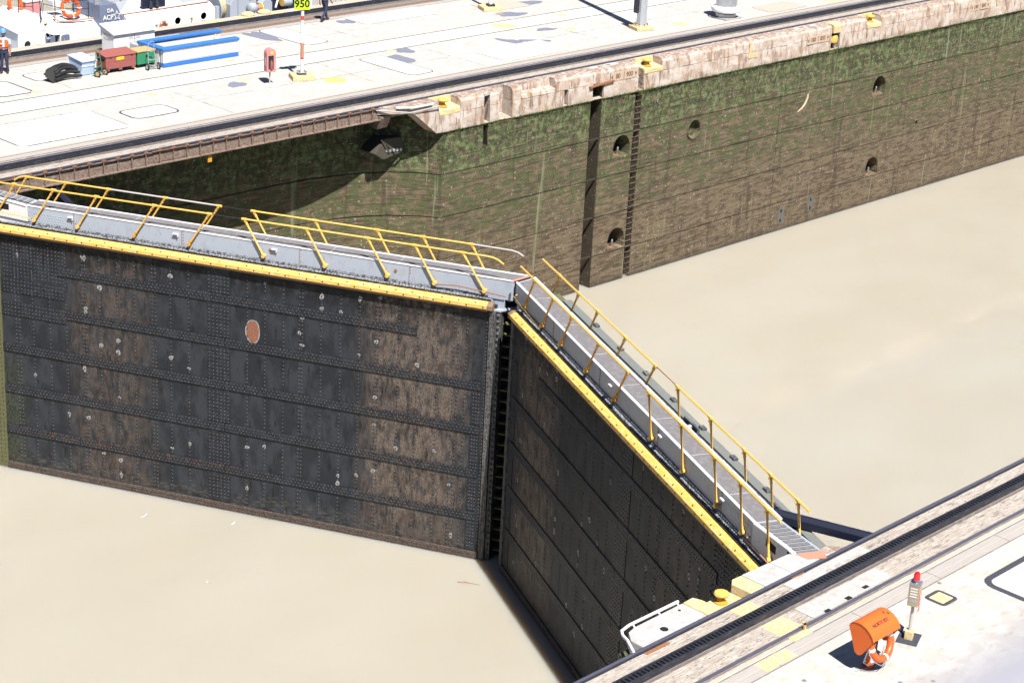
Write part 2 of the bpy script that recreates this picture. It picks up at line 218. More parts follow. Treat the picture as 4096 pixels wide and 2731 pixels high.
# ------------------------------------------------------------ mesh helpers
MW = {}
class MB:
    def __init__(s): s.v = []; s.f = []; s.mi = []; s.cur = 0
    def add(s, vs, fs):
        n = len(s.v); s.v += [tuple(x) for x in vs]; s.f += [tuple(i + n for i in f) for f in fs]; s.mi += [s.cur] * len(fs); return s
    def box(s, x0, x1, y0, y1, z0, z1):
        return s.add([(x0, y0, z0), (x1, y0, z0), (x1, y1, z0), (x0, y1, z0), (x0, y0, z1), (x1, y0, z1), (x1, y1, z1), (x0, y1, z1)],
                     [(0, 3, 2, 1), (4, 5, 6, 7), (0, 1, 5, 4), (1, 2, 6, 5), (2, 3, 7, 6), (3, 0, 4, 7)])
    def obox(s, c, sz, rz=0., ry=0., rx=0.):
        m = Matrix.Translation(c) @ Matrix.Rotation(rz, 4, 'Z') @ Matrix.Rotation(ry, 4, 'Y') @ Matrix.Rotation(rx, 4, 'X')
        t = MB().box(-sz[0] / 2, sz[0] / 2, -sz[1] / 2, sz[1] / 2, -sz[2] / 2, sz[2] / 2); return s.add([m @ Vector(v) for v in t.v], t.f)
    def prism(s, poly, ax, a, b):
        f = {'x': lambda p, t: (t, p[0], p[1]), 'y': lambda p, t: (p[0], t, p[1]), 'z': lambda p, t: (p[0], p[1], t)}[ax]
        n = len(poly); return s.add([f(p, a) for p in poly] + [f(p, b) for p in poly], [tuple(range(n))[::-1], tuple(range(n, 2 * n))] + [(i, (i + 1) % n, n + (i + 1) % n, n + i) for i in range(n)])
    def cyl(s, p0, p1, r0, r1=None, n=10):
        r1 = r0 if r1 is None else r1; p0 = Vector(p0); p1 = Vector(p1); d = (p1 - p0).normalized()
        a = d.orthogonal().normalized(); b = d.cross(a); vs = []
        for p, r in ((p0, r0), (p1, r1)):
            for i in range(n): t = 2 * math.pi * i / n; vs.append(p + (a * math.cos(t) + b * math.sin(t)) * r)
        return s.add(vs, [tuple(range(n))[::-1], tuple(range(n, 2 * n))] + [(i, (i + 1) % n, n + (i + 1) % n, n + i) for i in range(n)])
    def tube(s, pts, r, n=8, closed=False):
        pts = [Vector(p) for p in pts]; m = len(pts); vs = []; ref = None
        rr = r if hasattr(r, '__len__') else [r] * m
        for i, p in enumerate(pts):
            if closed: d = pts[(i + 1) % m] - pts[i - 1]
            else: d = pts[min(i + 1, m - 1)] - pts[max(i - 1, 0)]
            d.normalize()
            if ref is None: ref = d.orthogonal().normalized()
            a = (ref - d * ref.dot(d)).normalized(); ref = a; b = d.cross(a)
            for k in range(n): t = 2 * math.pi * k / n; vs.append(p + (a * math.cos(t) + b * math.sin(t)) * rr[i])
        fs = []
        for i in range(m if closed else m - 1):
            j = (i + 1) % m
            for k in range(n): fs.append((i * n + k, i * n + (k + 1) % n, j * n + (k + 1) % n, j * n + k))
        if not closed: fs += [tuple(range(n))[::-1], tuple(range((m - 1) * n, m * n))]
        return s.add(vs, fs)
    def lathe(s, prof, c=(0, 0, 0), n=16, ax='z'):
        vs = []; fs = []
        for (r, z) in prof:
            for k in range(n):
                t = 2 * math.pi * k / n; x, y = r * math.cos(t), r * math.sin(t)
                vs.append((c[0] + x, c[1] + y, c[2] + z) if ax == 'z' else ((c[0] + x, c[1] + z, c[2] + y) if ax == 'y' else (c[0] + z, c[1] + x, c[2] + y)))
        for i in range(len(prof) - 1):
            for k in range(n): fs.append((i * n + k, i * n + (k + 1) % n, (i + 1) * n + (k + 1) % n, (i + 1) * n + k))
        fs += [tuple(range(n))[::-1], tuple(range((len(prof) - 1) * n, len(prof) * n))]
        return s.add(vs, fs)
    def build(s, name, m, parent=None, world=True, smooth=False, bevel=0., seg=2, kind=None, fn=None):
        me = bpy.data.meshes.new(name); vs = s.v
        if fn: vs = [fn(v) for v in vs]
        if parent is not None and world:
            inv = MW[parent.name].inverted() if parent.name in MW else Matrix()
            vs = [inv @ Vector(v) for v in vs]
        me.from_pydata([tuple(v) for v in vs], [], s.f)
        for mm in (m if isinstance(m, (list, tuple)) else [m]): me.materials.append(M[mm])
        if any(s.mi): me.polygons.foreach_set('material_index', s.mi)
        bm = bmesh.new(); bm.from_mesh(me); bmesh.ops.recalc_face_normals(bm, faces=bm.faces); bm.to_mesh(me); bm.free()
        if smooth: me.polygons.foreach_set('use_smooth', [True] * len(me.polygons))
        o = bpy.data.objects.new(name, me); COL.objects.link(o)
        if parent is not None:
            o.parent = parent; MW[o.name] = MW.get(parent.name, Matrix())
        else: MW[o.name] = Matrix()
        if bevel > 0:
            bv = o.modifiers.new('bevel', 'BEVEL'); bv.width = bevel; bv.segments = seg; bv.limit_method = 'ANGLE'; bv.angle_limit = R(35)
        if smooth and hasattr(me, 'set_sharp_from_angle'): me.set_sharp_from_angle(angle=R(45))
        if kind: o['kind'] = kind
        return o
def tag(o, label=None, cat=None, group=None, kind=None):
    if label: o['label'] = label
    if cat: o['category'] = cat
    if group: o['group'] = group
    if kind: o['kind'] = kind
    return o
def T(name, label, cat, loc=(0, 0, 0), rz=0., group=None, kind=None):
    o = bpy.data.objects.new(name, None); o.empty_display_size = .2; COL.objects.link(o); o.location = loc; o.rotation_euler = (0, 0, rz)
    MW[o.name] = Matrix.Translation(loc) @ Matrix.Rotation(rz, 4, 'Z'); tag(o, label, cat, group, kind); return o
def dup(o, parent, loc=None, name=None, rot=None):
    c = o.copy(); c.name = name or o.name.split('.')[0]; COL.objects.link(c); c.parent = parent
    if loc is not None: c.location = loc
    if rot is not None: c.rotation_euler = rot
    MW[c.name] = MW.get(parent.name, Matrix()) if parent else Matrix(); return c
def text(s, size, m, parent, mw, name='lettering', ext=.002, sx=1., bold=0.):
    cu_ = bpy.data.curves.new('txt', 'FONT'); cu_.body = s; cu_.size = size; cu_.align_x = 'CENTER'; cu_.align_y = 'CENTER'; cu_.extrude = ext; cu_.offset = bold; cu_.resolution_u = 3
    ob = bpy.data.objects.new('txt', cu_); COL.objects.link(ob)
    me = bpy.data.meshes.new_from_object(ob.evaluated_get(bpy.context.evaluated_depsgraph_get())); bpy.data.objects.remove(ob); bpy.data.curves.remove(cu_)
    inv = MW[parent.name].inverted(); me.transform(inv @ mw @ Matrix.Diagonal((sx, 1, 1, 1))); me.materials.clear(); me.materials.append(M[m])
    o = bpy.data.objects.new(name, me); COL.objects.link(o); o.parent = parent; MW[o.name] = MW[parent.name]; return o
def frame(o, x, y):      # matrix from origin and right / up directions
    x = Vector(x).normalized(); y = Vector(y); z = x.cross(y).normalized(); y = z.cross(x)
    return Matrix(((x.x, y.x, z.x, o[0]), (x.y, y.y, z.y, o[1]), (x.z, y.z, z.z, o[2]), (0, 0, 0, 1)))
def rrect(x0, x1, y0, y1, r, n=4):
    p = []
    for cx, cy, a in ((x1 - r, y1 - r, 0), (x0 + r, y1 - r, 90), (x0 + r, y0 + r, 180), (x1 - r, y0 + r, 270)):
        for i in range(n + 1): t = R(a + 90 * i / n); p.append((cx + r * math.cos(t), cy + r * math.sin(t)))
    return p
def blob(cx, cy, rx, ry, n=22, amp=.25, rot=0., seed=0):
    rg = random.Random(seed); ph = [rg.uniform(0, 6.28) for _ in range(4)]; p = []
    for i in range(n):
        t = 2 * math.pi * i / n; k = 1 + amp * (math.sin(2 * t + ph[0]) * .5 + math.sin(3 * t + ph[1]) * .4 + math.sin(5 * t + ph[2]) * .25)
        x, y = rx * k * math.cos(t), ry * k * math.sin(t); p.append((cx + x * math.cos(rot) - y * math.sin(rot), cy + x * math.sin(rot) + y * math.cos(rot)))
    return p

# ============================================================ SETTING
YN = -35.05                                   # near wall: rail next to the chamber
YA = YN / 2; AL = 0.4615; SA, CA = math.sin(AL), math.cos(AL)
def flat(poly, z): return MB().add([(p[0], p[1], z) for p in poly], [tuple(range(len(poly)))])
# water: the lower sheet up to the gate, the upper sheet behind it
apx = [(-.2, YA), (-10.5, YN - 3), (-10.5, 3.2)]
w = MB(); w.add([(-.5, YA, -9.7), (-9.8, YN - 2.5, -9.7), (-80, YN - 2.5, -9.7), (-80, 2.6, -9.7), (-9.8, 2.6, -9.7)], [(0, 1, 2, 3, 4)]); tag(w.build('water', 'water'), kind='structure')
w = MB(); w.add([(-.6, YA, -10.1), (-9.9, YN - 2.5, -10.1), (140, YN - 2.5, -10.1), (140, 2.6, -10.1), (-9.9, 2.6, -10.1)], [(0, 1, 2, 3, 4)]); tag(w.build('water', 'water'), kind='structure')
w = MB(); w.add([(-80, 16, -4.3), (140, 16, -4.3), (140, 52, -4.3), (-80, 52, -4.3)], [(0, 1, 2, 3)]); tag(w.build('water', 'water'), kind='structure')

XL, XR = -40., 95.
pav = MB().box(XL, XR, 2.32, 13.3, -.55, 0.).build('pavement', 'deck'); tag(pav, kind='structure')
MB().box(XL, XR, .045, 2.32, -.55, -.012).build('track_bed', 'bed', pav)
MB().box(XL, XR, 13.3, 15.4, -.55, -.012).build('track_bed', 'beddark', pav)
for y0, y1, m in ((2.3, 2.42, 'orangestain'),): MB().box(XL, XR, y0, y1, -.02, .004).build('edge_strip', m, pav)
# long white strip and its joints
MB().box(XL, XR, 7.08, 8.58, -.02, .005).build('concrete_strip', 'strip', pav)
for y in (7.04, 8.62): MB().box(XL, XR, y - .035, y + .035, -.03, .003).build('joint_strip', 'asphalt', pav)
MB().box(XL, XR, 8.66, 8.72, -.03, .0025).build('joint_strip', 'bed', pav)
# hatch covers let into the deck
def hatch(x0, x1, y0, y1, r=.25, w_=.05, m='slab', par=pav, z=0., jm='asphalt', n=1):
    MB().prism(rrect(x0 - w_, x1 + w_, y0 - w_, y1 + w_, r + w_), 'z', z - .03, z + .004).build('hatch_joint', jm, par)
    for i in range(n):
        a = x0 + (x1 - x0) * i / n; b = x0 + (x1 - x0) * (i + 1) / n
        MB().prism(rrect(a + (.015 if i else 0), b, y0, y1, r if n == 1 else .06), 'z', z - .03, z + .009).build('hatch_cover', m, par)
hatch(12.34, 13.66, 3.03, 6.5, .3); hatch(12.2, 13.55, 9.75, 13.2, .3, .05); hatch(17.33, 22.0, 11.5, 13.25, .3, .03, 'strip', n=3)
hatch(-1.05, .95, 3.8, 5.05, .3, .08); hatch(-6.6, -1.85, 3.0, 5.9, .35, .05, 'strip', n=4); hatch(17.6, 21.9, 2.6, 4.8, .3, .02, 'strip', n=2)
hatch(-.9, .5, 10.7, 11.95, .25, .06); hatch(-3.4, -2.0, 9.4, 11.4, .2, .1, 'slab'); hatch(36.5, 39.4, 2.6, 4.0, .3, .03, 'orangestain'); hatch(28.5, 31, 5.2, 6.6, .3, .015); hatch(24.6, 27.2, 10.4, 12.2, .2, .02, 'orangestain')
for cx, cy, r in ((-1.9, 9.3, .22), (1.5, 6.5, .2), (6.1, 6.3, .2), (22.6, 7.8, .6), (24.9, 5.6, .25), (26.8, 8.0, .3), (7.7, 9.4, .25), (14.7, 6.9, .22), (30.3, 3.4, .42), (42, 3.2, .7)):
    MB().prism([(cx + r * math.cos(i * .449), cy + r * math.sin(i * .449)) for i in range(14)], 'z', -.02, .007).build('painted_disc', 'yconc', pav)
for k, (cx, cy, rx, ry, rt) in enumerate(((13.9, 5.5, .5, .9, -.35), (11.75, 12.2, .45, 1.2, .1), (-2.6, 10.2, .35, .7, .2), (15.2, 6.6, .5, .4, 0), (17.0, 12.5, .5, .45, .2), (5.3, 5.9, .3, .55, -1.1), (20.6, 5.3, .3, .8, .2), (24.8, 9.5, .8, .5, 0), (27, 10.9, 1.2, .5, .2), (23.8, 6.2, .5, .3, 0), (21.6, 4.75, .25, .9, .9))):
    pp = blob(cx, cy, rx, ry, 26, .35, rt, k + 3); flat(pp, .0062).build('wet_patch', 'wet', pav)
# cracks and pour joints
for x0, y0, x1, y1 in ((2.5, 6.9, 2.5, 2.5), (10.4, 6.9, 10.3, 2.5), (16.2, 6.9, 16.2, 2.6), (24.5, 6.9, 24.4, 2.6), (33, 6.9, 33, 2.5), (-.4, 9, -.5, 13), (8.9, 8.8, 9.2, 13), (15.2, 8.8, 15.2, 13), (24, 8.8, 24, 13), (2.5, 4.8, 16, 4.6), (22.5, 4.9, 34, 4.9), (10, 10.9, 17, 10.9)):
    d = Vector((x1 - x0, y1 - y0, 0)); n = d.cross(Vector((0, 0, 1))).normalized() * .012; k = 14; vs = []
    for i in range(k + 1):
        p = Vector((x0, y0, .0035)) + d * (i / k) + n * random.uniform(-4, 4); q = random.uniform(.3, 1.2); vs += [p + n * q, p - n * q]
    MB().add(vs, [(2 * i, 2 * i + 1, 2 * i + 3, 2 * i + 2) for i in range(k)]).build('crack', 'asphalt', pav)
# manhole cover with raised rings
mh = T('manhole_cover', 'round yellow ribbed manhole cover on the pale lock deck', 'manhole', (9.12, 4.22, 0))
MB().lathe([(.5, -.03), (.5, .012), (.47, .014)], (0, 0, 0), 24).build('cover', 'yconc', mh, world=False)
for i in range(9):
    y = -.4 + .1 * i; h = math.sqrt(max(.44 ** 2 - y * y, .01)); MB().box(-h, h, y - .016, y + .016, .013, .022).build('rib', 'bollard', mh, world=False)

# ------------------------------------------------------------ far lock wall
FY = -.75
fw = T('lock_wall', 'tall algae-green concrete lock wall across the water with niches and ladder groove', 'lock wall', (24, FY, -11.5))
def panel(x0, x1, z0, z1, holes=(), y=FY, name='concrete_panel', m='wall', par=fw, depth=.14):
    g = .024; out = [(x0 + g, z0 + g), (x1 - g, z0 + g), (x1 - g, z1 - g), (x0 + g, z1 - g)]
    loops = [out] + [list(h) for h in holes]
    tri = geometry.tessellate_polygon([[Vector((a, b, 0)) for a, b in l] for l in loops])
    flatp = [p for l in loops for p in l]; mb = MB(); mb.add([(a, y, b) for a, b in flatp], [tuple(t) for t in tri])
    b0 = len(mb.v); mb.add([(a, y + depth, b) for a, b in out], []); mb.f += [(i, (i + 1) % 4, b0 + (i + 1) % 4, b0 + i) for i in range(4)]; mb.mi = [0] * len(mb.f)
    return mb.build(name, m, par)
LZ = [-1.31, -3.14, -4.98, -6.8, -8.63, -11.4]
def arch(cx, zb, w_, h, n=8): return [(cx - w_ / 2, zb), (cx + w_ / 2, zb)] + [(cx + w_ / 2 * math.cos(t), zb + h - w_ / 2 + w_ / 2 * math.sin(t)) for t in [math.pi * i / n for i in range(n + 1)]]
def niche(poly, depth, par=fw, m='wall', taper=.8, y=FY, floor=0.):
    cx = sum(p[0] for p in poly) / len(poly); cz = sum(p[1] for p in poly) / len(poly); n = len(poly)
    mb = MB().add([(a, y, b) for a, b in poly] + [(cx + (a - cx) * taper, y + depth, cz + (b - cz) * taper + floor) for a, b in poly], [(i, (i + 1) % n, n + (i + 1) % n, n + i) for i in range(n)] + [tuple(range(n, 2 * n))])
    return mb.build('niche', m, par)
NI = [(21.72, -4.2), (21.78, -8.55), (41.7, -4.25), (41.85, -8.58)]
ov = [(26.76 + .46 * math.cos(i * .3927), -3.72 + .46 * math.sin(i * .3927)) for i in range(16)]
SEG = [(10.6, 19.5), (20.19, 22.46), (22.86, 33.3), (33.3, 44.4), (44.4, 55.5), (55.5, 66.6), (66.6, 78)]
chase = [(12.9, -2.35), (13.02, -2.42), (13.2, -2.3), (13.16, -1.7), (13.2, -1.4), (12.9, -1.4), (12.94, -1.9)]
small = [[(25.5 + .05 * math.cos(i), -2.95 + .05 * math.sin(i)) for i in range(6)], [(45.6 + .12 * math.cos(i), -6.3 + .1 * math.sin(i)) for i in range(6)]]
bolts = [(34.25, -9.1), (34.25, -9.6), (36.7, -8.95), (36.7, -9.4)]
bsq = [[(x - .06, z - .08), (x + .06, z - .08), (x + .05, z + .08), (x - .05, z + .08)] for x, z in bolts]
for si, (x0, x1) in enumerate(SEG):
    for li in range(5):
        hs = []
        for cx, zb in NI:
            if x0 < cx < x1 and LZ[li + 1] < zb < LZ[li]: hs.append(arch(cx, zb, 1.12, 1.0))
        if x0 < 26.76 < x1 and li == 1: hs.append(ov)
        if si == 0 and li == 0: hs.append(chase)
        for q in small + bsq:
            if x0 < q[0][0] < x1 and LZ[li + 1] < q[0][1] < LZ[li]: hs.append(q)
        panel(x0, x1, LZ[li + 1], LZ[li], hs)
for cx, zb in NI: niche(arch(cx, zb, 1.12, 1.0), .75, taper=.86, floor=.03)
niche(ov, .22, taper=.9); niche(chase, .35, m='joint', taper=.9)
for q in small: niche(q, .15, m='dark')
for q in bsq: niche(q, .2, m='dark')
# dark joint backing behind the lift joints, groove backs
for z in LZ[1:-1]: MB().box(10.6, 78, FY + .035, FY + .12, z - .03, z + .03).build('joint_filler', 'joint', fw)
for x in (33.3, 44.4, 55.5, 66.6): MB().box(x - .03, x + .03, FY + .03, FY + .11, -11.4, -1.3).build('joint_filler', 'joint', fw)
gp = MB(); gp.add([(19.5, FY + .01, -11.4), (19.5, .35, -11.4), (20.19, .35, -11.4), (20.19, FY + .01, -11.4), (19.5, FY + .01, -.62), (19.5, .35, -.62), (20.19, .35, -.62), (20.19, FY + .01, -.62)], [(0, 1, 5, 4), (1, 2, 6, 5), (2, 3, 7, 6), (4, 5, 6, 7)]).build('stoplog_groove', 'groovewall', fw)
gp = MB(); gp.add([(22.46, FY + .01, -11.4), (22.46, -.3, -11.4), (22.86, -.3, -11.4), (22.86, FY + .01, -11.4), (22.46, FY + .01, -1.3), (22.46, -.3, -1.3), (22.86, -.3, -1.3), (22.86, FY + .01, -1.3)], [(0, 1, 5, 4), (1, 2, 6, 5), (2, 3, 7, 6)]).build('ladder_groove', 'groovewall', fw)
for cx, cz, w_, h in ((34.25, -9.35, .62, .95), (36.7, -9.15, .6, .9)):      # grey mortar patches round the bolt pockets
    pp = blob(cx, cz, w_ / 2, h / 2, 16, .12, 0, int(cx)); pp = [p for p in pp]
    hs = [[(x - .065, z - .085), (x + .065, z - .085), (x + .055, z + .085), (x - .055, z + .085)] for x, z in bolts if abs(x - cx) < .3]
    tri = geometry.tessellate_polygon([[Vector((a, b, 0)) for a, b in l] for l in [pp] + hs]); fp = [p for l in [pp] + hs for p in l]
    MB().add([(a, FY - .012, b) for a, b in fp], [tuple(t) for t in tri]).build('mortar_patch', 'mortar', fw)
cs = MB(); pts = [(35.5, -3.3), (35.48, -3.5), (35.35, -3.75), (35.1, -3.98), (34.75, -4.12)]
cs.tube([(x, FY - .005, z) for x, z in pts], [.05, .06, .06, .05, .02], 6).build('chipped_scar', 'plate', fw)
# round steel ring in the hole
MB().tube([(26.76 + .47 * math.cos(i * .3927), FY - .012, -3.72 + .47 * math.sin(i * .3927)) for i in range(16)], .045, 6, True).build('ring_edge', 'wall', fw)
# coping made of cast blocks
UP = [(-.05, -.012), (-.58, -.015), (-.70, -.055), (-.78, -.17), (-.81, -.588), (-.05, -.588)]
LO = [(-.05, -.602), (-.815, -.602), (-.83, -1.0), (-.835, -1.31), (-.05, -1.31)]
GAPU = [(-.05, -.012), (-.22, -.012), (-.22, -.588), (-.05, -.588)]; GAPL = [(-.05, -.602), (-.22, -.602), (-.22, -1.2), (-.80, -1.27), (-.80, -1.31), (-.05, -1.31)]
BIT = [(-.05, -.012), (-.2, -.012), (-.24, -.30), (-.76, -.36), (-.815, -.40), (-.82, -.588), (-.05, -.588)]
NOT = [(-.05, -.012), (-.38, -.015), (-.42, -.38), (-.77, -.42), (-.81, -.588), (-.05, -.588)]
CAP = [(-.05, -.012), (-.66, -.02), (-.78, -.08), (-.79, -.15), (-.25, -.16), (-.25, -.588), (-.05, -.588)]
def coping(poly, x0, x1, m='coping', par=fw, name='coping_block', jit=.022):
    k = max(1, int((x1 - x0) / .4)); mb = MB(); n = len(poly); g = .006
    for i in range(k + 1):
        x = x0 + g + (x1 - x0 - 2 * g) * i / k; e = 0 if i in (0, k) else 1
        for (y, z) in poly:
            j = jit if (y < -.3 and z < -.03) else 0
            mb.v.append((x + random.uniform(-j, j) * e, y + random.uniform(-j, j), z + random.uniform(-j, j) * .6 * (0 if z > -.03 or z < -1.2 else 1)))
    for i in range(k):
        for q in range(n): mb.f.append((i * n + q, i * n + (q + 1) % n, (i + 1) * n + (q + 1) % n, (i + 1) * n + q))
    mb.f += [tuple(range(n)), tuple(range(k * n, (k + 1) * n))]; mb.mi = [0] * len(mb.f)
    return mb.build(name, m, par, smooth=False, bevel=.012)
seq = [(10.32, 11.5, 'B'), (11.5, 12.86, 'F'), (12.86, 13.2, 'S'), (13.2, 13.75, 'F'), (13.75, 14.52, 'G'), (14.52, 15.05, 'F'), (15.05, 17.15, 'N'), (17.15, 17.7, 'F'), (17.7, 17.92, 'L'), (17.92, 19.5, 'F'), (19.5, 20.19, 'L'), (20.19, 22.46, 'F'), (22.46, 22.86, 'G'), (22.86, 24.1, 'B'), (24.1, 28.2, 'F'), (28.2, 32.4, 'F'), (32.4, 36.9, 'F'), (36.9, 37.62, 'G'), (37.62, 39.9, 'F'), (39.9, 41.1, 'B'), (41.1, 45.5, 'F'), (45.5, 50, 'F'), (50, 54.5, 'F'), (54.5, 60, 'F'), (60, 67, 'F'), (67, 78, 'F')]
for x0, x1, t in seq:
    coping({'B': BIT, 'S': CAP, 'G': GAPU, 'N': NOT}.get(t, UP), x0, x1, 'yconc' if t == 'B' else 'coping')
    coping(GAPL if t in 'SGL' else LO, x0, x1)
# coping end over the gate recess: tapering slab, raking wedge and pipe fender
MB().prism([(7.62, -.05), (8.2, -.34), (9.05, -.74), (10.32, -.78), (10.32, -.05)], 'z', -.33, -.013).build('coping_slab', 'coping', fw, bevel=.03)
MB().prism([(8.95, -.33), (10.32, -.33), (10.34, -1.31), (10.2, -1.31)], 'y', -.8, -.1).build('raking_wedge', 'coping', fw, bevel=.015)
MB().tube([(8.3, -.42, -.06), (8.9, -.80, -.05), (9.9, -.86, -.03)], .045, 8).build('pipe_fender', 'whitedge', fw, smooth=True)
MB().tube([(7.55, -.06, -.12), (8.7, -.83, -.22), (10.25, -.9, -.16)], .03, 8).build('pipe_fender', 'greypipe', fw, smooth=True)
# steel lip over the stop-log groove, moss along the ledge
MB().obox((20.0, -.86, -.62), (1.55, .12, .07), 0, R(-4)).build('steel_lip', 'rust', fw)
ms = MB()
for i in range(1500):
    x = random.uniform(10.6, 76); 
    if random.random() < .35 and x < 30: continue
    h = random.uniform(.015, .055) * (1 + .8 * math.sin(x * .9)); y = -.845 + random.uniform(-.03, .02); z = -1.31 + random.uniform(-.03, .05)
    ms.add([(x - .03, y, z), (x + .03, y, z), (x + .01, y - .03, z - abs(h)), (x + .03, y - .03, z + abs(h) * .6)], [(0, 1, 2), (0, 1, 3)])
ms.build('moss_fringe', 'moss', fw, kind='stuff')
# recess wall (curved in plan) and its lift courses
rp = [(10.6, -.75), (10.32, -.25), (9.85, .25), (9.12, .86), (8.3, 1.32), (7.5, 1.64), (6.0, 1.97), (4.8, 2.09)]
for sec in (rp, [(4.8, 2.09), (3.3, 2.14), (-3, 2.14)], [(-3, 2.14), (-14, 2.14)], [(-14, 2.14), (-40, 2.14)]):
    for li in range(5):
        zt = (-.56 if li == 0 else LZ[li]) - .024; zb = LZ[li + 1] + .024; n = len(sec); mb = MB()
        mb.add([(x, y, zb) for x, y in sec] + [(x, y, zt) for x, y in sec] + [(x + .03, y + .12, zb) for x, y in sec] + [(x + .03, y + .12, zt) for x, y in sec],
               [(i, i + 1, n + i + 1, n + i) for i in range(n - 1)] + [(i, i + 1, 2 * n + i + 1, 2 * n + i) for i in range(n - 1)] + [(n + i, n + i + 1, 3 * n + i + 1, 3 * n + i) for i in range(n - 1)])
        mb.build('recess_panel', 'wall', fw)
for z in LZ[1:-1]:
    n = len(rp); MB().add([(x + .02, y + .05, z - .03) for x, y in rp] + [(x + .02, y + .05, z + .03) for x, y in rp], [(i, i + 1, n + i + 1, n + i) for i in range(n - 1)]).build('joint_filler', 'joint', fw)
    MB().box(-40, 4.8, 2.2, 2.3, z - .03, z + .03).build('joint_filler', 'joint', fw)
# number panels painted on the coping
FX, FZ = (1, 0, 0), (0, 0, 1)
def stencil(cx, top, a, b, sz, x2, y2):
    MB().box(cx - .88, cx + .88, -.85, -.825, top - .38, top).build('number_panel', 'plate', fw)
    z = top - .19; text(a, sz, 'inkbrown', fw, frame((cx - .4, -.852, z), FX, FZ), bold=.008); text(b, sz, 'inkbrown', fw, frame((cx + .36, -.852, z), FX, FZ), bold=.008)
    MB().box(cx - .02, cx + .015, -.853, -.851, top - .36, top - .03).build('divider', 'inkbrown', fw)
    for s_ in (-1, 1): MB().prism([(cx + s_ * .86, z), (cx + s_ * .74, z - .1), (cx + s_ * .74, z + .1)], 'y', -.853, -.851).build('arrow', 'inkbrown', fw)
    MB().prism([(x2 - .85, y2 - .13), (x2 + .85, y2 - .13), (x2 + .85, y2 + .13), (x2 - .85, y2 + .13)], 'z', -.02, -.006).build('number_panel', 'strip', fw)
    text(a + ' | ' + b, .25, 'inkbrown', fw, frame((x2, y2, -.004), (-1, 0, 0), (0, -1, 0)), bold=.006)
stencil(21.45, -.24, '80', '900', .30, 20.65, -.3); stencil(35.75, -.40, '180', '850', .28, 35.2, -.36); stencil(50.3, -.40, '180', '800', .28, 50, -.36)
MB().box(30.35, 30.5, -.845, -.80, -.62, -.1).build('yellow_stripe', 'yconc', fw); MB().box(30.3, 30.95, -.852, -.81, -.85, -.6).build('yellow_stripe', 'yconc', fw); text('CV.16', .22, 'inkpale', fw, frame((30.62, -.855, -.73), FX, FZ))
MB().box(52.0, 52.12, -.86, -.81, -.7, -.1).build('yellow_stripe', 'yconc', fw)
# yellow roller fender in the coping slot
rf = T('roller_fender', 'yellow capped roller fender set in a slot of the coping by the number 850', 'fender', (37.26, -.6, -1.2))
MB().prism([(-.55, 0), (-.85, -.03), (-.9, -.12), (-.9, -.46), (-.3, -.46), (-.3, 0)], 'x', 36.95, 37.57).build('cap', 'yconc', rf, bevel=.02)
MB().lathe([(.2, 0), (.27, .05), (.29, .2), (.27, .34), (.2, .38)], (37.22, -.62, -.98), 14).build('roller', 'bollard', rf, smooth=True)
MB().cyl((37.22, -.62, -1.25), (37.22, -.62, -.5), .06).build('axle', 'steel', rf)
# yellow mooring bollards in the painted recesses
def bollard(x, y, z, label, s=1.):
    b = T('bollard', label, 'bollard', (x, y, z), group='yellow mooring bollards')
    MB().lathe([(.2 * s, 0), (.2 * s, .03), (.12 * s, .05), (.10 * s, .16 * s), (.11 * s, .2 * s)], (0, 0, 0), 14).build('stem', 'yrust', b, world=False, smooth=True)
    MB().lathe([(.11 * s, .2 * s), (.2 * s, .23 * s), (.225 * s, .28 * s), (.2 * s, .33 * s), (.08 * s, .355 * s)], (0, 0, 0), 16).build('cap', 'bollard', b, world=False, smooth=True)
bollard(10.75, -.52, -.34, 'yellow mooring bollard in the recess at the gate recess corner'); bollard(23.35, -.52, -.34, 'yellow mooring bollard in the recess just right of the ladder'); bollard(40.5, -.52, -.34, 'most distant yellow mooring bollard on the far coping')
# wall ladder
ld_ = T('wall_ladder', 'steel rung ladder set in the groove of the green lock wall', 'ladder', (22.66, -.55, -11))
rg = None
for i in range(37):
    z = -.42 - i * .272
    if rg is None: rg = MB().tube([(22.44, -.5, z + 11), (22.46, -.78, z + 11), (22.84, -.78, z + 11), (22.87, -.5, z + 11)], .012, 6); rg = rg.build('rung', 'rusty', ld_, world=False, fn=lambda v: (v[0] - 22.66, v[1] + .55, v[2])); z0_ = z
    else: dup(rg, ld_, (0, 0, z - z0_))
# mooring hooks in the niches
for (cx, zb), lb in zip(NI, ('in the upper niche beside the ladder', 'in the lower niche beside the ladder', 'in the upper niche of the right-hand wall', 'in the lower niche of the right-hand wall')):
    h = T('mooring_hook', 'small grey mooring hook ' + lb, 'mooring hook', (cx - .05, FY + .22, zb + .02), group='mooring hooks in the wall niches')
    MB().tube([(0, .1, 0), (.02, 0, .12), (-.03, -.05, .26), (-.08, -.12, .36), (-.1, -.14, .42)], [.07, .065, .055, .05, .03], 8).build('horn', 'galv', h, world=False, smooth=True)
    MB().lathe([(.16, 0), (.15, .03), (.08, .05)], (0, .06, 0), 10).build('base', 'rust', h, world=False)
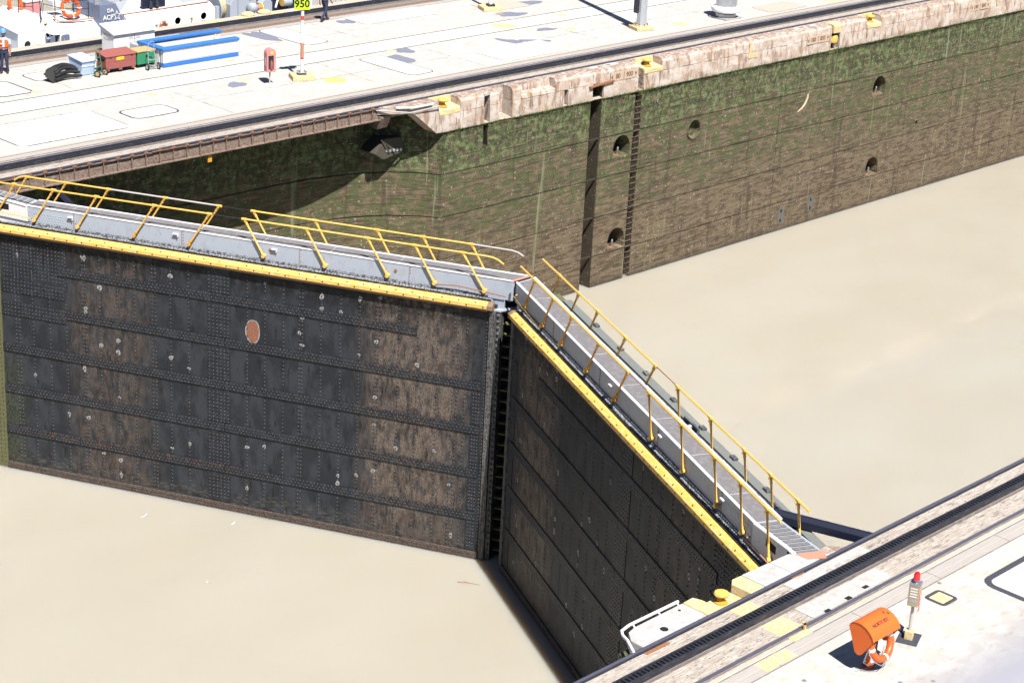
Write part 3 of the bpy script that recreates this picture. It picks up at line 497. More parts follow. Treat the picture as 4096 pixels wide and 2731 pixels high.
# ------------------------------------------------------------ tracks
def track(name, label, yr, sgn, x0, x1, ind=None, m2='railtop'):
    t = T(name, label, 'track', ((x0 + x1) / 2, yr + sgn * .76, 0)); L_ = lambda a, b: (min(yr + sgn * a, yr + sgn * b), max(yr + sgn * a, yr + sgn * b))
    for a, m in ((0, 'railtop'), (1.55, m2)):
        y0, y1 = L_(a - .032, a + .032); MB().box(x0, x1, y0, y1, -.05, .03).build('rail', m, t)
        y0, y1 = L_(a - .075, a + .075); MB().box(x0, x1, y0, y1, -.04, .004).build('rail_flange', 'beddark' if a else 'steel', t)
    y0, y1 = L_(.60, .92); MB().box(x0, x1, y0, y1, -.02, .06).build('rack_kerb', 'beddark', t)
    for a in (.655, .865): y0, y1 = L_(a - .022, a + .022); MB().box(x0, x1, y0, y1, .06, .20).build('rack_side', 'steel', t)
    y0, y1 = L_(.67, .85); MB().box(x0, x1, y0, y1, .05, .10).build('rack_floor', 'dark', t)
    y0, y1 = L_(.677, .843); n = int((x1 - x0) / .115)
    if ind:
        xs = [x0 + .115 * i for i in range(n)]; sel = [x for x in xs if ind[0] < x < ind[1]]
        tm = MB().box(-.022, .022, y0, y1, .10, .19).build('rack_tooth', 'steel', t, world=False, fn=lambda v: (v[0], v[1] - (yr + sgn * .76), v[2]))
        tm.location.x = sel[0] - (x0 + x1) / 2
        for x in sel[1:]: dup(tm, t, (x - (x0 + x1) / 2, 0, 0))
        xs = [x for x in xs if x not in sel]
    else: xs = [x0 + .115 * i for i in range(n)]
    mb = MB()
    for x in xs: mb.box(x - .022, x + .022, y0, y1, .10, .19)
    mb.build('rack_teeth', 'steel', t, kind='stuff')
    for a, b, z in ((1.82, 2.0, .006), (2.03, 2.2, .006)): y0, y1 = L_(a, b); MB().box(x0, x1, y0, y1, -.03, z).build('conductor_cover', 'channel', t)
    for a in (1.80, 2.015, 2.225): y0, y1 = L_(a - .012, a + .012); MB().box(x0, x1, y0, y1, -.03, .010).build('conductor_lip', 'greypipe' if a == 2.015 else 'beddark', t)
    return t
track('locomotive_track', 'towing locomotive track with dark rack along the near edge of the centre lock wall', 0., 1, -30, 80)
track('locomotive_track', 'towing locomotive track with dark rack beside the moored tug', 15.45, -1, -30, 80, m2='rust')
tk = track('locomotive_track', 'towing locomotive track with toothed rack in the lower right foreground', YN, -1, -26, 20, ind=(-19.6, -1.0))
# outer coping of the centre wall
oc = T('lock_wall', 'worn stained coping and wall of the lock chamber where the tug lies', 'lock wall', (25, 15.9, -6))
MB().box(XL, XR, 15.56, 16.25, -.6, -.012).build('coping', 'orangestain', oc, bevel=.05); MB().box(XL, XR, 15.7, 16.2, -8, -.6).build('wall_face', 'wall', oc)
for x in (11.4, 13.1, 14.9): MB().box(x, x + .9, 15.62, 16.15, -.02, -.004).build('worn_patch', 'yconc', oc)
MB().box(16.1, 17.2, 15.6, 15.9, -.02, -.003).build('painted_panel', 'strip', oc)
for k in range(2): MB().lathe([(.3, 0), (.32, .12), (.22, .2), (.05, .22)], (13.9 + k * .95, 16.0, -.05), 14).build('yellow_cap', 'yconc', oc, smooth=True)
# far wall of the second chamber, top-left corner
ow = T('lock_wall', 'sunlit brown concrete lock wall behind the tug in the top left corner', 'lock wall', (22, 51.6, -12))
LZ2 = [-.3, -2.13, -3.96, -5.79, -7.62, -9.45, -12]
for a, b in ((10, 22.85), (23.35, 40), (40, 60)):
    for i in range(6): panel(a, b, LZ2[i + 1], LZ2[i], y=51., par=ow)
MB().box(10, 60, 51.3, 52.4, -12, -.3).build('wall_core', 'joint', ow)
MB().box(23.62, 24.3, 50.93, 50.99, -12, -2).build('draught_scale', 'white', ow)
for i, n_ in enumerate(('57', '56', '55', '54', '53', '52')): text(n_, .36, 'ink', ow, frame((23.97, 50.925, -5.6 - .62 * i), FX, FZ))
wl = T('wall_ladder', 'dark rung ladder in the wall behind the tug beside the white depth scale', 'ladder', (23.1, 51, -12)); rg = None
for i in range(26):
    z = -2 - i * .36
    if rg is None: rg = MB().tube([(22.88, 51.2, z), (22.9, 50.85, z), (23.3, 50.85, z), (23.32, 51.2, z)], .03, 6).build('rung', 'galv', wl); z0_ = z
    else: dup(rg, wl, (0, 0, z - z0_))
# ------------------------------------------------------------ rusty girder carrying the track over the gate recess
gd = T('track_girder', 'rusty steel track girder bridging the far gate recess', 'girder', (-3, 0, -.55))
G0, G1 = -16., 7.75
MB().box(G0, G1, -.11, .035, -.075, -.04).build('top_flange', 'rusty', gd); MB().box(G0, G1, -.03, 0., -.50, -.075).build('web', 'rusty', gd); MB().box(G0, G1, -.15, .035, -.535, -.50).build('bottom_flange', 'rusty', gd)
MB().box(G0, G1, -.06, .035, -.04, -.005).build('rail_pad', 'steel', gd)
st = cl = None; x = 7.35; x00 = x
while x > G0:
    if st is None:
        st = MB().prism([(-.13, -.50), (-.03, -.50), (-.03, -.075), (-.09, -.075)], 'x', x - .012, x + .012).build('stiffener', 'rusty', gd)
        cl = MB().box(x - .09, x + .09, -.125, -.05, -.04, .0).box(x - .03, x + .03, -.115, -.075, 0, .03).build('rail_clip', 'rust', gd, bevel=.006)
    else: dup(st, gd, (x - x00, 0, 0)); dup(cl, gd, (x - x00, 0, 0))
    x -= .6
for x in (-9.5, -3.1): MB().box(x, x + 1.5, -.045, -.02, -.45, -.12).build('splice_plate', 'rusty', gd); MB().box(x - .1, x + 1.3, -.13, -.055, -.039, -.02).build('splice_plate', 'rust', gd)
bb = T('bearing_block', 'stubby steel bearing block under the right end of the rusty girder', 'bearing', (8.0, .1, -.9))
MB().box(7.72, 8.35, -.12, .3, -.5, -.4).build('plate', 'rusty', bb); MB().prism([(-.12, -.5), (.35, -.5), (.35, -.95), (.1, -.95)], 'x', 7.75, 8.3).build('wedge', 'rusty', bb)
MB().box(7.78, 9.2, -.02, .04, -.42, -.06).build('end_plate', 'dark', bb)
rb = T('buffer_bracket', 'dark bolted steel buffer bracket on the shaded gate recess wall', 'bracket', (8.7, .85, -2.3))
MB().prism([(8.0, -2.1), (8.55, -1.55), (9.5, -1.6), (9.55, -2.25), (8.5, -2.42)], 'y', .45, 1.35).build('body', 'bracket', rb, bevel=.02)
for i in range(5): MB().lathe([(.07, 0), (.07, .05), (.03, .1)], (8.65 + .19 * i, .42 - .0 * i, -2.05 - .02 * i), 8, 'y').build('bolt', 'galv', rb)
MB().obox((8.55, .43, -1.85), (.08, .06, .75), 0, R(-35)).build('rib', 'bracket', rb)
ps = T('inspection_plate', 'small yellow plate hanging below the rusty girder', 'plate', (-.6, -.05, -.9)); MB().box(-.68, -.5, -.06, -.03, -.85, -.56).build('plate', 'yrust', ps); MB().box(-.6, -.58, -.07, -.02, -.6, -.5).build('hanger', 'rust', ps)
# ------------------------------------------------------------ near lock wall and deck
nd = MB().box(-60, XR, -80, YN - 1.66, -.55, 0.).build('pavement', 'deck'); tag(nd, kind='structure')
MB().box(-60, XR, YN - 1.66, YN + .04, -.55, -.012).build('track_bed', 'bed', nd)
nw = T('lock_wall', 'near lock wall with white coping at the gate hinge', 'lock wall', (-13, -34.7, -11))
MB().box(-60, XR, YN - 3.2, YN - 2.6, -12, -.56).build('recess_wall', 'wall', nw)
MB().box(-16.55, -9.75, YN - 2.6, -34.42, -12, -.36).build('wall_face', 'wall', nw)
# coping blocks at the hinge, bollard recess between
def npoly(pl, z0, z1, m, name='coping_block', bv=.02): return MB().prism(pl, 'z', z0, z1).build(name, m, nw, bevel=bv)
npoly([(-16.42, -34.98), (-16.42, -34.62), (-16.2, -34.36), (-15.95, -34.3), (-14.4, -34.28), (-14.4, -34.98)], -.34, -.004, 'nwhite')
npoly([(-14.38, -34.98), (-14.38, -34.28), (-14.05, -34.26), (-13.98, -34.46), (-13.96, -34.98)], -.34, .0, 'yconc')
npoly([(-13.95, -34.98), (-13.95, -34.40), (-12.98, -34.36), (-12.98, -34.98)], -.5, -.18, 'yconc')
npoly([(-12.97, -34.98), (-12.97, -34.45), (-12.8, -34.32), (-12.5, -34.33), (-12.5, -34.98)], -.34, .02, 'yconc')
npoly([(-12.49, -34.98), (-12.49, -34.33), (-11.55, -34.36), (-11.55, -34.98)], -.34, .03, 'nwhite')
npoly([(-11.54, -34.98), (-11.54, -34.36), (-10.9, -34.38), (-10.6, -34.7), (-10.35, -34.98)], -.34, .032, 'nwhite')
npoly([(-10.34, -34.98), (-10.5, -34.75), (-9.9, -34.68), (-9.6, -34.98)], -.34, .02, 'coping', bv=.01)
hp = MB().lathe([(.09, 0), (.09, .004)], (-15.55, -34.76, -.003), 14).build('drain_hole', 'dark', nw)
MB().lathe([(.035, 0), (.035, .004)], (-14.7, -34.45, -.003), 10).build('drain_hole', 'dark', nw)
MB().box(-15.1, -14.5, -34.66, -34.56, -.02, -.001).build('faded_lettering', 'inkpale', nw)
MB().tube([(-16.78, -35.02, .01), (-16.5, -34.6, .01), (-16.42, -34.4, .01), (-16.3, -34.26, .01), (-16.0, -34.2, .01), (-14.45, -34.2, .01)], .035, 8).build('pipe_fender', 'whitedge', nw, smooth=True)
for x in (-15.9, -15.1, -14.5): MB().cyl((x, -34.2, .01), (x, -34.34, -.1), .02).build('pipe_bracket', 'whitedge', nw)
bollard(-13.5, -34.60, -.18, 'squat yellow bollard on the near coping beside the track', .75)
# plates and paint across the near track
def npl(x0, x1, y0, y1, m, z=.0, name='deck_plate'): return MB().box(x0, x1, y0, y1, -.03, z).build(name, m, nd)
npl(-12.1, -9.3, -35.62, -35.17, 'nwhite', .004); npl(-12.8, -9.9, -36.5, -36.02, 'nwhite', .004); npl(-13.9, -13.25, -35.6, -35.15, 'yconc', -.004, 'painted_patch'); npl(-13.95, -13.25, -36.52, -36.0, 'yconc', -.004, 'painted_patch'); npl(-13.9, -13.3, -36.86, -36.68, 'yconc', .012, 'painted_patch'); npl(-15.3, -14.3, -37.22, -36.88, 'yconc', .0105, 'painted_patch')
for i in range(4): npl(-10.9 + .35 * i, -10.68 + .35 * i, -35.55 + .03 * (i % 2), -35.36, 'bed', .0065, 'worn_square')
for x, y in ((-10.9, -36.4), (-11.6, -36.45), (-12.4, -36.5)): npl(x, x + .18, y - .05, y + .05, 'dark', .0062, 'slot')
npl(-11.75, -11.3, -35.13, -35.12, 'rust', .02, 'rail_joint'); npl(-16.6, -15.9, -35.22, -35.13, 'rust', .0, 'rust_patch')
for x in (-17.2, -14.9, -12.0, -9.2, -6.4): npl(x, x + .012, -37.26, -36.84, 'beddark', .0112, 'joint_strip')
MB().box(-60, XR, YN - 1.66, YN - 1.75, -.03, .004).build('edge_strip', 'orangestain', nd)
MB().box(-13.38, -13.34, -36.7, -36.66, -.02, .16).box(-13.38, -13.34, -36.7, -36.6, .13, .16).build('yellow_bracket', 'bollard', nd)
# covers in the near deck
hatch(-10.16, -9.76, -37.94, -37.58, .02, .09, 'yconc', nd); hatch(-8.55, -3.5, -40.6, -38.03, .22, .16, 'strip', nd)
for x, y in ((-13.6, -39.2), (-13.05, -39.6), (-15.0, -37.9), (-9.4, -37.35)): MB().lathe([(.05, 0), (.045, .008), (.02, .009)], (x, y, 0), 10).build('floor_stud', 'beddark', nd)
for k, (cx, cy, rx, ry) in enumerate(((-13.2, -38.7, .35, .5), (-12.9, -39.2, .4, .4))): pass
# ------------------------------------------------------------ blurred parapet next to the photographer
pp = T('parapet', 'out-of-focus white parapet in the near bottom right corner', 'parapet', (-41, -57.2, 18.6))
MB().box(-47, -36, -57.8, -56.77, 19.25, 19.597).build('ledge', 'ledge', pp, bevel=.02); MB().box(-47, -36, -57.7, -56.9, 17.5, 19.25).build('wall', 'ledge', pp)

# ============================================================ LOCK GATE LEAVES
ZB = 12.0                                  # leaf base lies 12 m under deck level
TA = math.tan(AL)
def leaf(sg, label, posts, nm):
    g = T('lock_gate_leaf', label, 'lock gate', (0, YA, -ZB), sg * (math.pi / 2 + AL), group='leaves of the mitre gate')
    F = lambda v: (v[0], sg * v[1], v[2] + ZB)
    def B(mb, name, m, par=g, **k): return mb.build(name, m, par, world=False, fn=F, **k)
    rnd = random.Random(3 if sg > 0 else 5)
    # body and skin
    B(MB().prism([(.75, .3), (19.3, .3), (19.3, 2.22), (1.62, 2.22), (1.45, 1.9), (1.05, 1.55)], 'z', -12, -1.02), 'gate_body', 'strap')
    B(MB().box(1.75, 18.9, 2.21, 2.30, -12, -.86), 'skin_plate', 'skin')
    B(MB().prism([(18.9, .4), (19.6, .5), (19.85, 1.1), (19.7, 1.9), (19.4, 2.31), (18.9, 2.34)], 'z', -12, -1.0), 'quoin_post', 'quoin')
    # straps, splice and doubler plates
    for k in range(5):
        zt = -2.08 - 1.495 * k
        B(MB().box(10.7, 16.75 if k < 2 else 18.9, 2.30, 2.33, zt - .31, zt), 'strap_plate', 'strap', bevel=.004)
        B(MB().box(1.9 if k else 4.1, 10.68, 2.30, 2.33, zt - .31, zt - .012), 'strap_plate', 'strap', bevel=.004)
    B(MB().box(1.78, 18.9, 2.30, 2.36, -9.95, -9.46), 'sill_strap', 'sill', bevel=.006)
    for zt, zb in ((-2.75, -3.21), (-3.57, -4.05)): B(MB().box(16.45, 18.9, 2.30, 2.322, zb, zt), 'doubler_plate', 'strap', bevel=.004)
    for k in range(6):
        za = -1.2 if k == 0 else -2.08 - 1.495 * (k - 1) - .33; zb = -2.06 - 1.495 * k if k < 5 else -9.44
        B(MB().box(10.5, 11.32, 2.30, 2.316, zb, za), 'splice_plate', 'strap', bevel=.003)
        if k: B(MB().box(1.9, 2.23, 2.30, 2.318, zb, za), 'end_plate', 'strap', bevel=.003)
    # rivets: joined because there are thousands
    rv = MB()
    def riv(s, z, o=2.30, r=.027):
        n = 5; h = r * .95; a0 = rnd.random()
        rv.add([(s + r * math.cos(a0 + i * 1.2566), o, z + r * math.sin(a0 + i * 1.2566)) for i in range(n)] + [(s + r * .55 * math.cos(a0 + i * 1.2566), o + h, z + r * .55 * math.sin(a0 + i * 1.2566)) for i in range(n)],
               [(i, (i + 1) % n, n + (i + 1) % n, n + i) for i in range(n)] + [tuple(range(n, 2 * n))])
    for k in range(5):
        zt = -2.08 - 1.495 * k; s = 1.98 if k else 4.2
        while s < (16.7 if k < 2 else 18.85):
            for j, dz in enumerate((.055, .155, .255)): riv(s + (.055 if j == 1 else 0) + rnd.uniform(-.008, .008), zt - dz, 2.33, .024)
            s += .125 if k else .135
    s = 1.9
    while s < 18.8:
        for j, dz in enumerate((.06, .16)): riv(s + .05 * j, -9.46 - dz, 2.36)
        s += .12
    cols = [18.37, 18.24, 17.72, 17.09, 16.47, 15.84, 15.74, 15.2, 14.56, 13.93, 13.29, 13.17, 12.63, 11.98, 9.9, 9.28, 8.63, 8.08, 7.98, 7.33, 6.67, 6.03, 5.45, 5.35, 4.69, 4.06, 3.39, 2.85, 2.72, 2.45]
    scars = []
    for c in cols:
        z = -1.35
        while z > -9.4:
            f = (-2.08 - z) % 1.495
            if not (z < -2.06 and f < .34) and rnd.random() > .03:
                riv(c + rnd.uniform(-.006, .006), z)
                if rnd.random() < .05 and c > 2.6: scars.append((c, z))
            z -= .135
    for zt, zb in ((-2.75, -3.21), (-3.57, -4.05), (-1.4, -2.7)):
        z = zt - .06
        while z > zb:
            s = 16.55
            while s < 18.85: riv(s + rnd.uniform(-.01, .01), z, 2.322 if zt < -2 else 2.30, .025); s += .13
            z -= .13
    for s in (10.57, 10.7, 10.83, 10.96, 11.1, 11.24):
        z = -1.4
        while z > -9.4:
            f = (-2.08 - z) % 1.495
            if not (z < -2.06 and f < .34): riv(s, z, 2.316, .026)
            z -= .125
    for s, o in ((1.97, 2.318), (2.06, 2.318), (2.15, 2.318), (1.82, 2.30)):
        z = -1.6 if o == 2.30 else -3.65
        while z > -9.4:
            f = (-2.08 - z) % 1.495
            if o == 2.30 or not (f < .34): riv(s, z, o, .025)
            z -= .12
    for s in (18.98, 19.12):
        z = -1.3
        while z > -9.6: riv(s, z, 2.34, .024); z -= .16
    for s in (1.60, 1.69):
        z = -1.3
        while z > -9.6: riv(s, z, 2.36, .022); z -= .13
    B(rv, 'rivets', 'rivet', kind='stuff', smooth=False)
    sc = MB()
    for (c, z) in scars: sc.add([(a, 2.3015, b) for a, b in blob(c, z, rnd.uniform(.05, .085), rnd.uniform(.05, .10), 12, .3, 0, int(c * 100 - z * 37))], [tuple(range(12))])
    B(sc, 'bare_paint_spots', 'scar', kind='stuff')
    if sg > 0:
        B(MB().add([(a, 2.302, b) for a, b in blob(9.71, -3.2, .21, .40, 26, .08, 0, 4)], [tuple(range(26))]), 'rust_patch', 'rustpatch')
        B(MB().add([(a, 2.3012, b) for a, b in blob(9.71, -3.2, .25, .44, 26, .08, 0, 4)], [tuple(range(26))]), 'rust_patch_edge', 'scar')
    # mitre end: flange angles, big bolts, bracket rungs
    B(MB().box(1.56, 1.75, 2.2, 2.36, -12, -1.2), 'end_flange', 'flange', bevel=.006)
    B(MB().box(1.40, 1.56, 1.9, 2.27, -12, -1.2), 'end_flange', 'flange', bevel=.01)
    bo = None; z = -1.32
    while z > -9.6:
        if bo is None: bo = B(MB().lathe([(.045, 0), (.045, .03), (.02, .055)], (1.47, 2.27, z), 8, 'y'), 'mitre_bolt', 'flange'); z0 = z
        else: dup(bo, g, (0, 0, z - z0))
        z -= .2
    B(MB().prism([(.12, .32), (.75, 1.42), (1.05, 1.42), (1.05, .32)], 'z', -12, -1.0), 'mitre_post', 'quoin')
    B(MB().box(1.0, 1.05, 1.45, 2.0, -12, -1.05), 'mitre_plate', 'quoin'); B(MB().box(1.06, 1.42, 1.5, 1.56, -12, -1.05), 'mitre_back', 'dark')
    ru = None; z = -1.3
    while z > -9.7:
        if ru is None: ru = B(MB().box(1.05, 1.45, 1.55, 2.02, z, z + .035), 'bracket_rung', 'quoin'); z0 = z
        else: dup(ru, g, (0, 0, z - z0))
        z -= .37
    B(MB().prism([(1.05, 1.8), (1.42, 2.3), (2.0, 2.3), (2.0, 1.8)], 'z', -1.19, -1.14), 'end_cap', 'grey')
    # walkway girder, deck and edges
    e = lambda o: o * TA + .06
    B(MB().prism([(e(2.1), 2.1), (e(2.05), 2.05), (17.9, 2.05), (17.9, 2.1)], 'z', -.84, -.215), 'walkway_girder', 'grey', bevel=.004)
    B(MB().box(e(2.1) + .25, 2.1, 2.04, 2.12, -1.14, -.84), 'girder_foot', 'grey')
    B(MB().prism([(e(1.4), 1.36), (e(1.44), 1.42), (17.9, 1.42), (17.9, 1.36)], 'z', -.98, -.215), 'walkway_girder', 'grey')
    B(MB().prism([(e(1.36), 1.36), (e(2.1), 2.1), (17.9, 2.1), (17.9, 1.36)], 'z', -.24, -.214), 'walkway_plate', 'grey')
    B(MB().prism([(e(1.45) + .1, 1.45), (e(2.0) + .1, 2.0), (17.88, 2.0), (17.88, 1.45)], 'z', -.22, -.205), 'walkway_surface', 'walk')
    for o0, o1 in ((2.035, 2.115), (1.345, 1.41)): B(MB().prism([(e(o0), o0), (e(o1), o1), (17.9, o1), (17.9, o0)], 'z', -.222, -.192), 'walkway_edge', 'whitedge', bevel=.006)
    for k in range(7): s = 2.6 + 2.3 * k; B(MB().box(s, s + .01, 1.46, 1.99, -.21, -.2035), 'plate_seam', 'whitedge')
    if sg > 0: B(MB().prism([(e(1.36) - .03, 1.36), (e(2.1) - .03, 2.1), (e(2.1) + .1, 2.1), (e(1.36) + .1, 1.36)], 'z', -.2, -.186), 'threshold_strip', 'rustpink')
    # rivet seam and ledge at the girder foot
    B(MB().prism([(2.1, -.84), (2.1, -.87), (2.3, -.93), (2.3, -.90)], 'x', 1.7, 18.9), 'ledge_plate', 'seam')
    B(MB().prism([(2.1, -.74), (2.125, -.74), (2.135, -.83), (2.22, -.86), (2.1, -.86)], 'x', 1.9, 17.9), 'seam_angle', 'seam')
    rs = MB(); s = 1.95
    while s < 17.85:
        for (o, z) in ((2.128, -.785), (2.19, -.845)):
            q = MB().lathe([(.028, -.01), (.026, .012), (.012, .024)], (0, 0, 0), 6, 'y'); rs.add([(s + v[0], o + v[1], z + v[2]) for v in q.v], q.f)
        s += .105
    B(rs, 'seam_rivets', 'seam', kind='stuff')
    for c in (16.2, 12.3, 8.2, 4.5):
        B(MB().box(c - .006, c + .006, 2.1, 2.108, -.82, -.23), 'girder_seam', 'rust')
        for j in range(6): B(MB().lathe([(.02, 0), (.012, .014)], (c - .05, 2.1, -.76 + .1 * j), 6, 'y'), 'seam_bolt', 'rust' if rnd.random() < .5 else 'grey')
    for c in (16.3, 12.5, 9.05): B(MB().box(c - .09, c + .09, 2.1, 2.19, -.375, -.35).box(c - .09, c - .07, 2.1, 2.18, -.45, -.375), 'lug_bracket', 'whitedge')
    # end patch full of rivets, near the hinge
    pr_ = MB()
    for i in range(13):
        for j in range(5): q = MB().lathe([(.02, 0), (.01, .016)], (0, 0, 0), 6, 'y'); pr_.add([(16.55 + .1 * i + .05 * (j % 2) + v[0], 2.106 + v[1], -.76 + .085 * j + v[2]) for v in q.v], q.f)
    B(pr_, 'patch_rivets', 'grey' if sg > 0 else 'whitedge', kind='stuff'); B(MB().box(16.45, 17.85, 2.1, 2.106, -.82, -.36), 'patch_plate', 'grey')
    # yellow fender timbers
    s = 1.8; k = 0
    while s < 18.7:
        ln = rnd.uniform(2.0, 2.5); e1 = min(s + ln, 18.85)
        t = B(MB().prism([(2.28, -.9), (2.385, -.9), (2.50, -.985), (2.50, -1.10), (2.28, -1.12)], 'x', s + .006, e1 - .006), 'fender_timber', 'fender', bevel=.006)
        x = s + .12; j = 0
        while x < e1 - .1:
            oz = ((2.44, -.94) if j % 2 else (2.502, -1.05)); mb = MB()
            if j % 2: mb.add([(x + .03 * math.cos(i), 2.4425 + .024 * math.sin(i), -.941 - .018 * math.sin(i)) for i in [1.047 * q for q in range(6)]], [(0, 1, 2, 3, 4, 5)]); mb.v = [(a, b + .003, c + .004) for a, b, c in mb.v]
            else: mb.add([(x + .03 * math.cos(i), 2.503, -1.045 + .03 * math.sin(i)) for i in [1.047 * q for q in range(6)]], [(0, 1, 2, 3, 4, 5)])
            B(mb, 'bolt_hole', 'hole', t); x += .27; j += 1
        B(MB().prism([(2.29, -1.12), (2.48, -1.105), (2.44, -1.19), (2.29, -1.19)], 'x', s, e1), 'backing_timber', 'wood')
        s = e1; k += 1
    B(MB().prism([(2.28, -.9), (2.39, -.9), (2.50, -.99), (2.50, -1.12), (2.28, -1.19)], 'x', 1.62, 1.8), 'timber_end', 'wood')
    # upstream top with its curb and bolted blocks
    B(MB().box(1.0, 19.2, .3, 1.345, -1.02, -.985), 'top_plate', 'gtop'); B(MB().box(1.0, 19.2, .22, .5, -1.05, -.93), 'top_curb', 'curb', bevel=.01)
    s = 3.2
    while s < 19.2: B(MB().box(s, s + .26, .22, .36, -.93, -.865), 'curb_block', 'gtop', bevel=.015); s += 1.95
    for s in (10.6, 16.0):
        b = B(MB().box(s, s + .9, .55, .63, -.985, -.74), 'lifting_bracket', 'gtop', bevel=.02); B(MB().lathe([(.075, 0), (.075, .12), (.04, .13)], (s + .5, .6, -.86), 10, 'y'), 'pin', 'galv', b)
    for s0 in (7.4, 13.0):
        B(MB().box(s0, s0 + .8, .55, 1.3, -.985, -.972), 'bolted_plate', 'whitedge'); q = MB()
        for i in range(6):
            for j in range(5): q.lathe([(.018, 0), (.01, .015)], (s0 + .1 + .12 * i, .63 + .13 * j, -.972), 6)
        B(q, 'plate_bolts', 'galv', kind='stuff')
    # ramp to the coping with non-slip strips
    zr = lambda s: -.205 + (s - 17.9) * .105
    B(MB().prism([(17.9, -.215), (20.15, .022), (20.15, .0), (19.6, -.1), (17.9, -.26)], 'y', 1.4, 2.06), 'ramp', 'grey'); B(MB().prism([(17.9, -.26), (19.62, -.06), (19.62, -.86), (17.9, -.86)], 'y', 2.04, 2.1), 'ramp_side', 'whitedge')
    B(MB().tube([(17.95, 2.08, -.215), (19.7, 2.08, -.02), (19.95, 2.06, -.04)], .05, 8), 'ramp_curb', 'whitedge', smooth=True)
    for k in range(9): s = 18.0 + .23 * k; B(MB().add([(s, 1.48, zr(s) + .007), (s + .17, 1.48, zr(s + .17) + .007), (s + .17, 2.0, zr(s + .17) + .007), (s, 2.0, zr(s) + .007)], [(0, 1, 2, 3)]), 'nonslip_strip', 'walk')
    B(MB().prism([(20.0, 1.38), (20.34, 1.5), (20.3, 1.95), (20.0, 2.1)], 'z', .024, .04), 'ramp_lip', 'rustpink')
    B(MB().box(18.6, 19.1, 2.1, 2.104, -.45, -.25), 'side_opening', 'dark')
    # handrails of folding posts
    ft = fj = None
    for (o, rail, pl, m, mp) in posts:
        h = B(MB().tube(rail_pts(rail, o), .031, 8), 'handrail', m, smooth=True)
        zt = .5
        for (a, b_) in pl:
            zf = -.63
            B(MB().cyl((a, o, zf), (b_ + (a - b_) * .10, o, zt - .11), .031, n=8), 'post', mp if rnd.random() > .2 else 'greypipe' if sg > 0 and o < 2 else mp, h, smooth=True)
            B(MB().cyl((b_ - .085, o, zt), (b_ + .085, o, zt), .045, n=8).cyl((b_, o, zt), (b_ + (a - b_) * .1, o, zt - .11), .036, n=8).cyl((b_ + (a - b_) * .1, o, zt - .11), (b_ + (a - b_) * .17, o, zt - .19), .042, n=8), 'coupling', 'yellow' if sg > 0 else 'yrust' if rnd.random() < .0 else 'yellow', h, smooth=True)
            B(MB().cyl((b_ + (a - b_) * .06 - .0, o - .055, zt - .07), (b_ + (a - b_) * .06, o + .055, zt - .07), .03, n=8), 'hinge_pin', 'yrust', h)
            B(MB().cyl((a, o - .075, zf), (a, o + .06, zf), .06, n=10).cyl((a, o, zf), (a + (b_ - a) * .12, o, zf + (zt - zf) * .12), .042, n=8), 'socket', 'yrust' if rnd.random() < .5 else 'yellow', h, smooth=True)
    return g, B
def rail_pts(r, o): return [(s, o, z) for s, z in r]
oN, oF = 2.175, 1.285
far_posts = [
 (oN, [(19.6, .47), (11.2, .5)], [(19.05, 18.3), (17.61, 16.86), (16.02, 15.29), (13.97, 13.22), (12.01, 11.27)], 'yellow', 'yellow'),
 (oN, [(10.16, .5), (1.95, .5), (1.75, .48), (1.6, .43), (1.42, .32)], [(9.4, 10.07), (7.29, 7.96), (5.19, 5.89), (3.63, 4.32), (2.0, 2.76)], 'yellow', 'yellow'),
 (oF, [(18.85, .32), (18.68, .44), (18.5, .5), (15.3, .5)], [(19.1, 18.37), (17.65, 16.91), (16.1, 15.35)], 'yellow', 'yellow'),
 (oF, [(15.3, .5), (11.3, .5)], [(14.03, 13.29), (12.1, 11.37)], 'greypipe', 'yellow'),
 (oF, [(10.26, .5), (2.78, .5)], [(9.5, 10.17), (7.37, 8.04), (5.25, 5.93), (3.7, 4.38), (2.1, 2.78)], 'yellow', 'yellow'),
 (oF, [(2.78, .5), (1.45, .49), (1.25, .45), (1.08, .36)], [], 'greypipe', 'yellow')]
near_posts = [
 (oN, [(1.65, .5), (10.32, .5)], [(2.1, 2.92), (3.71, 4.52), (5.27, 6.04), (7.33, 8.13), (9.42, 10.24)], 'yellow', 'yrust'),
 (oN, [(11.58, .5), (19.34, .5)], [(12.03, 11.66), (14.07, 13.73), (16.09, 15.72), (17.53, 17.19), (18.96, 18.62)], 'yellow', 'yellow'),
 (oF, [(1.14, .5), (10.06, .5)], [(1.85, 2.63), (3.45, 4.24), (4.98, 5.76), (7.08, 7.87), (9.18, 9.99)], 'yellow', 'yrust'),
 (oF, [(11.42, .5), (18.99, .5)], [(11.84, 11.48), (13.9, 13.54), (15.88, 15.52), (17.34, 16.98), (18.78, 18.41)], 'yellow', 'yellow')]
gf, BF = leaf(1, 'riveted black lock gate leaf in full sun with grey walkway and yellow handrails', far_posts, 'f')
gn, BN = leaf(-1, 'shaded black lock gate leaf running to the near wall with yellow handrails', near_posts, 'n')
for (Bx, o) in ((BF, oN), (BF, oF)): Bx(MB().tube([(11.2, o, .5), (10.7, o, .495), (10.16, o, .5)], .014, 6), 'link_bar', 'steel')
for o, a, b in ((oN, 10.32, 11.58), (oF, 10.06, 11.42)): BN(MB().tube([(a, o, .5), (b, o, .5)], .016, 6), 'link_bar', 'rust')
BF(MB().tube([(3.63, 2.2, -.66), (2.9, 2.21, -.58), (2.0, 2.22, -.64), (1.3, 2.2, -.7)], .017, 6), 'guard_rod', 'rust', smooth=True); BF(MB().tube([(19.3, 2.2, -.5), (17.75, 2.2, -.58)], .018, 6), 'guard_rod', 'yellow')
